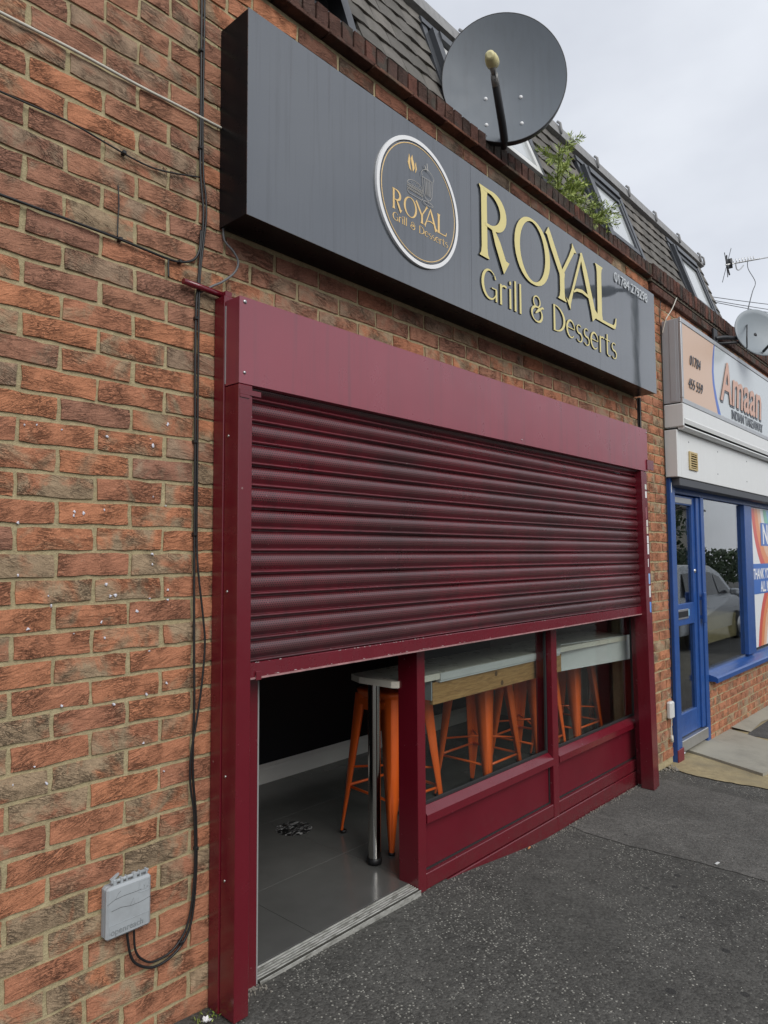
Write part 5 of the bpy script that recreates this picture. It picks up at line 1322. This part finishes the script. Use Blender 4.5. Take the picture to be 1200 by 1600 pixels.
# inside of the takeaway
mb = MB(); mb.box(4.72, 9.3, .09, 2.4, -.1, -.02); setp(mb.build('floor', simple('brown_floor', (0.08, 0.07, 0.06), 0.5)), kind='structure')
mb = MB(); mb.box(4.72, 9.4, 2.4, 2.5, -.1, 2.7); setp(mb.build('back_wall', simple('drab_wall', (0.12, 0.115, 0.10), 0.8)), kind='structure')
mb = MB(); mb.box(9.3, 9.4, .22, 2.4, -.1, 2.7); mb.box(4.705, 4.72, .22, 2.4, -.1, 2.7); setp(mb.build('side_wall', simple('drab_wall_b', (0.12, 0.115, 0.10), 0.8)), kind='structure')
mb = MB(); mb.box(4.705, 9.4, .222, 2.5, 2.61, 2.69); setp(mb.build('ceiling', CEIL), kind='structure')
mb = MB(); mb.box(5.50, 7.6, .12, .15, .715, .950, 0, .003); mb.box(5.50, 7.6, .1505, .45, .925, .949, 0, .003); mb.box(5.6, 5.64, .16, .40, -.02, .924); mb.box(7.5, 7.54, .16, .40, -.02, .924)
setp(mb.build('service_counter', simple('pine_board', (0.62, 0.50, 0.28), 0.5, var=.2, vscale=5)), 'pale wooden counter seen through the takeaway window', 'counter')
# rainbow thank-you poster
po = thing('rainbow_poster', 'rainbow poster reading NHS THANK YOU TO ALL KEY WORKERS in the takeaway window', 'poster', (7.9, .03, .6))
PX0, PX1, PZ0, PZ1, py = 7.03, 9.2, .56, 2.03, .0375
mb = MB(); mb.box(PX0, PX1, py, py+.002, PZ0, PZ1); mb.build('sheet', POSTERW, po)
def bowband(cx, cz, r0, r1, a0, a1, m_, lay):
    mb = MB(); n = 28; vs = []
    for i in range(n+1):
        a = R(a0+(a1-a0)*i/n)
        for r_ in (r0, r1): vs.append((min(max(cx+r_*math.cos(a), PX0+.001), PX1), py-.0006-.0003*lay, min(max(cz+r_*math.sin(a), PZ0+.001), PZ1-.001)))
    mb.add(vs, [(2*i, 2*i+1, 2*i+3, 2*i+2) for i in range(n)]); mb.build('rainbow_band', m_, po, recalc=False)
for i, kx in enumerate(('red', 'orange', 'peach', None, 'green', 'sky', 'blue')):
    if kx: bowband(8.05, 2.12, .93-.115*i-.115, .93-.115*i, 180, 360, POSTER[kx], i)
for i, kx in enumerate(('red', 'orange', 'peach', None, 'sky', 'teal', 'blue')):
    if kx: bowband(8.20, .40, .98-.10*i-.10, .98-.10*i, 0, 180, POSTER[kx], i)
mb = MB(); mb.box(PX0+.001, PX1-.001, py-.0036, py-.0030, 1.115, 1.435); mb.build('blue_strip', POSTER['blue'], po)
mb = MB(); mb.box(7.46, 8.5, py-.0036, py-.0030, 1.63, 1.88); mb.build('blue_block', POSTER['blue'], po)
textmesh('poster_words', 'NHS', .30, 7.52, py-.0045, 1.655, WHITEL, po, .0004, 0, .008)
textmesh('poster_words', 'THANK YOU TO', .155, 7.10, py-.0045, 1.275, WHITEL, po, .0004, 0, .004, sx=.80)
textmesh('poster_words', 'ALL KEY WORKERS', .155, 7.38, py-.0045, 1.135, WHITEL, po, .0004, 0, .004, sx=.80)

# ------------------------------------------------------------------ across the street (seen only in the glass and the sign)
lamp = thing('street_lamp', 'grey street lamp column across the pavement, mirrored in the shop sign', 'street lamp', (16.25, -5.2, g(16.2, -4.5)))
LG = simple('lamp_grey', (0.10, 0.115, 0.115), 0.5)
mb = MB(); mb.tube([(16.25, -5.2, -.3), (16.25, -5.2, 1.3)], .11, 12); mb.tube([(16.25, -5.2, 1.3), (16.25, -5.2, 8.1)], [.085, .06], 12); mb.build('column', LG, lamp)
mb = MB(); mb.tube([(16.25, -5.2, 8.05), (16.1, -5.35, 8.25), (15.7, -5.7, 8.22)], .05, 8); mb.build('bracket', LG, lamp)
hd = MB(); a0 = Vector((15.9, -5.55, 8.22)); b0 = Vector((14.7, -6.5, 8.08))
hd.tube([a0.lerp(b0, t) for t in (0, .1, .35, .7, .92, 1.0)], [.06, .13, .17, .16, .10, .02], 12); hd.build('lamp_head', LG, lamp)
# silver people carrier
car = thing('parked_car', 'silver people carrier parked along the street facing the shops beyond', 'car', (15.6, -3.8, g(15.6, -3.8)))
CZ = g(15.6, -3.8); CARP = simple('silver_car_paint', (0.42, 0.44, 0.46), 0.25, metal=.4); CARG = simple('dark_car_glass', (0.02, 0.022, 0.025), 0.06)
side_p = [(13.35, .35), (13.30, .75), (13.38, 1.05), (13.62, 1.62), (13.95, 1.74), (15.7, 1.72), (16.25, 1.55), (17.0, 1.02), (17.75, .86), (17.92, .62), (17.90, .32)]
mb = MB(); n = len(side_p); vs = []
for y_, inset in ((-4.7, 0), (-4.6, .02), (-3.0, .02), (-2.9, 0)):
    for x_, z_ in side_p: vs.append((x_, y_ if z_ < 1.1 else y_+(.16 if y_ < -4 else -.16)*((z_-1.1)/.6), z_+CZ+inset))
mb.add(vs, [tuple(range(n)), tuple(range(4*n-1, 3*n-1, -1))]+[(r_*n+i, r_*n+(i+1) % n, (r_+1)*n+(i+1) % n, (r_+1)*n+i) for r_ in range(3) for i in range(n)], 0); mb.build('body', CARP, car)
for pts in ([(13.75, 1.10), (13.88, 1.58), (14.75, 1.60), (14.75, 1.10)], [(14.82, 1.10), (14.82, 1.60), (15.65, 1.58), (15.75, 1.10)], [(15.82, 1.10), (15.74, 1.56), (16.15, 1.47), (16.7, 1.08)]):
    mb = MB(); mb.add([(x_, -2.9-.16*((z_-1.1)/.6 if z_ > 1.1 else 0)+.006, z_+CZ) for x_, z_ in pts], [(0, 1, 2, 3)]); mb.build('window', CARG, car, recalc=False)
mb = MB(); mb.add([(16.30, -3.16, 1.55+CZ), (16.30, -4.44, 1.55+CZ), (16.98, -4.56, 1.06+CZ), (16.98, -3.04, 1.06+CZ)], [(0, 1, 2, 3)]); mb.build('windscreen', CARG, car, recalc=False)
for wx in (14.15, 17.05):
    for wy in (-2.92, -4.68):
        mb = MB(); mb.lathe([(0, -.09), (.20, -.10), (.22, -.08), (.32, -.08), (.33, .0), (.32, .08), (.22, .08), (.2, .1), (0, .09)], (wx, wy, CZ+.33), (0, 1, 0), 24); wh = mb.build('wheel', simple('tyre', (0.015, 0.015, 0.015), 0.8), car)
        mb = MB(); mb.lathe([(0, .104), (.19, .104), (.20, .09)], (wx, wy, CZ+.33), (0, 1, 0), 24); mb.lathe([(0, -.104), (.19, -.104), (.20, -.09)], (wx, wy, CZ+.33), (0, 1, 0), 24); mb.build('rim', SILVER, wh)
mb = MB(); mb.box(16.45, 16.62, -2.86, -2.68, 1.05+CZ, 1.20+CZ, 0, .03); mb.build('wing_mirror', CARP, car)
mb = MB(); mb.box(17.72, 17.915, -3.25, -2.92, .62+CZ, .80+CZ, 0, .03); mb.build('headlight', WHITEP, car)
mb = MB(); mb.box(17.72, 17.915, -4.68, -4.35, .62+CZ, .80+CZ, 0, .03); mb.build('headlight', WHITEP, car)
def tree(name, lab, x, y, h, rad, seed, conic=True):
    t = thing(name, lab, 'tree', (x, y, -.4)); r_ = random.Random(seed)
    mb = MB(); mb.tube([(x, y, -.6), (x+.1, y, h*.4), (x, y+.1, h*.92)], [.22, .14, .03], 8)
    for i in range(10):
        a = r_.uniform(0, 6.28); z0 = h*r_.uniform(.2, .8); rr0 = rad*(1-z0/h)*.8
        mb.tube([(x, y, z0), (x+rr0*math.cos(a), y+rr0*math.sin(a), z0+.3)], [.05, .012], 5)
    mb.build('trunk', BARK, t); lf = MB()
    for i in range(5200):
        u = r_.random()**.8; z0 = .5+(h-.5)*u
        prof_ = (1-u)**.8 if conic else math.sin(math.pi*min(max(u, .02), .98))**.6
        rr0 = rad*prof_*(r_.random()**.4)*(.75+.35*math.sin(z0*3+seed)*math.cos(r_.uniform(0, 6.28)*2)); a = r_.uniform(0, 6.28)
        c = Vector((x+rr0*math.cos(a), y+rr0*math.sin(a), z0)); s_ = r_.uniform(.10, .24); d1 = Vector((r_.gauss(0, 1), r_.gauss(0, 1), r_.gauss(0, .7))).normalized(); d2 = d1.orthogonal().normalized()
        lf.add([c-d1*s_, c+d2*s_*.5, c+d1*s_, c-d2*s_*.5], [(0, 1, 2, 3)], 0, r_.random())
    lf.build('crown', LEAFD, t, recalc=False)
tree('conifer_tree', 'tall dark conifer across the street', 29.5, -14.5, 9.5, 2.6, 3)
tree('conifer_tree', 'shorter dark conifer beside the far house gable', 24.5, -14.8, 5.6, 2.2, 9)
tree('garden_tree', 'round leafy tree at the far end of the hedge', 47, -17, 7.0, 3.2, 5, False)
hg = MB(); r_ = random.Random(2)
for i in range(7000):
    c = Vector((r_.uniform(14, 62), -13.6+r_.uniform(-.5, .5), r_.uniform(-.5, 1.75)+.12*math.sin(i))); s_ = r_.uniform(.10, .22); d1 = Vector((r_.gauss(0, 1), r_.gauss(0, 1), r_.gauss(0, 1))).normalized(); d2 = d1.orthogonal().normalized()
    hg.add([c-d1*s_, c+d2*s_*.5, c+d1*s_, c-d2*s_*.5], [(0, 1, 2, 3)], 0, r_.random())
setp(hg.build('hedge', LEAFD, recalc=False), 'clipped dark hedge along the far pavement', 'hedge')
def house(x0, x1, y0, y1, h, lab, wallm, seed):
    t = thing('house', lab, 'house', ((x0+x1)/2, (y0+y1)/2, -.5))
    mb = MB(); mb.box(x0, x1, y0, y1, -.7, h); mb.build('wall', wallm, t)
    ym = (y0+y1)/2; mb = MB(); mb.prism([(y0-.4, h-.05), (y1+.4, h-.05), (y1+.4, h+.06), (ym, h+2.1), (y0-.4, h+.06)], 'x', x0-.3, x1+.3); rf = mb.build('roof', simple('house_roof_%d' % seed, (0.085, 0.075, 0.07), 0.85, var=.3), t)
    mb = MB(); mb.box(x0+1.2, x0+1.8, ym-.3, ym+.3, h+1.2, h+3.0); mb.build('chimney', BRICK, rf)
    for i in range(int((x1-x0)/2.4)):
        for zz in (.5, 3.1):
            if zz+1.2 > h: continue
            xx = x0+.8+i*2.4; mb = MB(); mb.box(xx, xx+1.3, y1-.02, y1+.05, zz, zz+1.2, 0, .01); wn = mb.build('window', WHITEPNT, t)
            for s_ in (0, 1):
                mb = MB(); mb.box(xx+.07+.6*s_, xx+.62+.6*s_, y1+.05, y1+.058, zz+.07, zz+1.13); mb.build('pane', CARG, wn)
house(18, 27, -24, -16.5, 5.2, 'rendered house with a brown roof left of the tall conifer', simple('render_wall', (0.30, 0.28, 0.25), 0.85), 1)
house(33, 43, -24, -16.5, 5.4, 'brick house with a brown roof right of the tall conifer', BRICK, 2)
house(50, 62, -26, -18, 5.2, 'far pale house at the end of the street', simple('cream_wall', (0.42, 0.39, 0.33), 0.85), 3)
house(-14, 4, -26, -18, 5.4, 'long brick house straight across the street', BRICK, 4)

# ------------------------------------------------------------------ small things on the ground
wd = thing('weed', 'small weed with a white blossom at the foot of the left frame', 'weed', (.385, -.05, .08))
lf = MB(); stm = MB(); r_ = random.Random(6)
for i in range(46):
    c = Vector((.372+r_.uniform(-.045, .055), -.03+r_.uniform(-.05, .02), 0)); c.z = g(c.x, c.y)+.002; d1 = Vector((r_.gauss(0, .6), r_.gauss(0, .6), 1)).normalized(); s_ = r_.uniform(.008, .028); d2 = d1.orthogonal().normalized()
    lf.add([c, c+d1*s_*.5+d2*s_*.22, c+d1*s_, c+d1*s_*.5-d2*s_*.22], [(0, 1, 2, 3)], 0, r_.random()*.6)
lf.build('foliage', LEAF, wd, recalc=False)
fm = MB()
for i in range(9):
    c = Vector((.352, -.075, g(.352, -.075)+.012)); a = i*.7; d1 = Vector((math.cos(a), math.sin(a), .35+.3*(i % 2))); s_ = .012+.004*(i % 3); d2 = Vector((-math.sin(a), math.cos(a), 0))
    fm.add([c, c+d1*s_*.6+d2*s_*.35, c+d1*s_, c+d1*s_*.6-d2*s_*.35], [(0, 1, 2, 3)])
fm.build('blossom', WHITEL, wd, recalc=False)
def litter(name, x, y, sx, sy, rz, m_, lab, cat):
    mb = MB(); z = g(x, y)+.007; mb.box(-sx/2, sx/2, -sy/2, sy/2, 0, .004, 0, .001)
    o = mb.build(name, m_); o.location = (x, y, z); o.rotation_euler = (0, 0, R(rz)); setp(o, lab, cat); return o
q_ = onray(827, 1326, 2, -.02); litter('cigarette_end', q_.x, q_.y, .030, .008, 12, simple('cigarette_filter', (0.55, 0.24, 0.09), .8), 'orange cigarette end on the asphalt near the burgundy plinth', 'cigarette end')
q_ = onray(1121, 1361, 2, -.085); litter('paper_scrap', q_.x, q_.y, .034, .012, -8, WHITEP, 'white scrap of paper on the paler asphalt', 'litter')
q_ = onray(893, 1483, 2, -.03)
pbm = MB(); r_ = random.Random(12)
for i in range(60):
    x_ = 4.40+r_.gauss(0, .05); y_ = -.03+r_.uniform(-.07, .02); s_ = r_.uniform(.003, .009); z_ = g(x_, y_)+.008
    vs = [(x_+s_*math.cos(a)*r_.uniform(.7, 1.1), y_+s_*math.sin(a)*r_.uniform(.7, 1.1), z_+(s_*.6 if k_ else -.002)) for k_ in (0, 1) for a in (0, 1.57, 3.14, 4.71)]
    pbm.add(vs, [(4, 5, 6, 7), (0, 1, 5, 4), (1, 2, 6, 5), (2, 3, 7, 6), (3, 0, 4, 7)])
for i in range(320):
    x_ = r_.choice([r_.uniform(1.5, 4.1), r_.uniform(2.6, 4.3), r_.uniform(.48, .62)]); y_ = -.012-abs(r_.gauss(0, .022)); s_ = r_.uniform(.0015, .0048); z_ = g(x_, y_)+.002+(.005 if 2.87 < x_ < 4.1 else 0)
    vs = [(x_+s_*math.cos(a)*r_.uniform(.7, 1.1), y_+s_*math.sin(a)*r_.uniform(.7, 1.1), z_+(s_*.7 if k_ else -.003)) for k_ in (0, 1) for a in (0, 1.57, 3.14, 4.71)]
    pbm.add(vs, [(4, 5, 6, 7), (0, 1, 5, 4), (1, 2, 6, 5), (2, 3, 7, 6), (3, 0, 4, 7)])
setp(pbm.build('gravel', simple('pale_grit', (0.24, 0.225, 0.195), .9, var=.5, vscale=90)), kind='stuff')
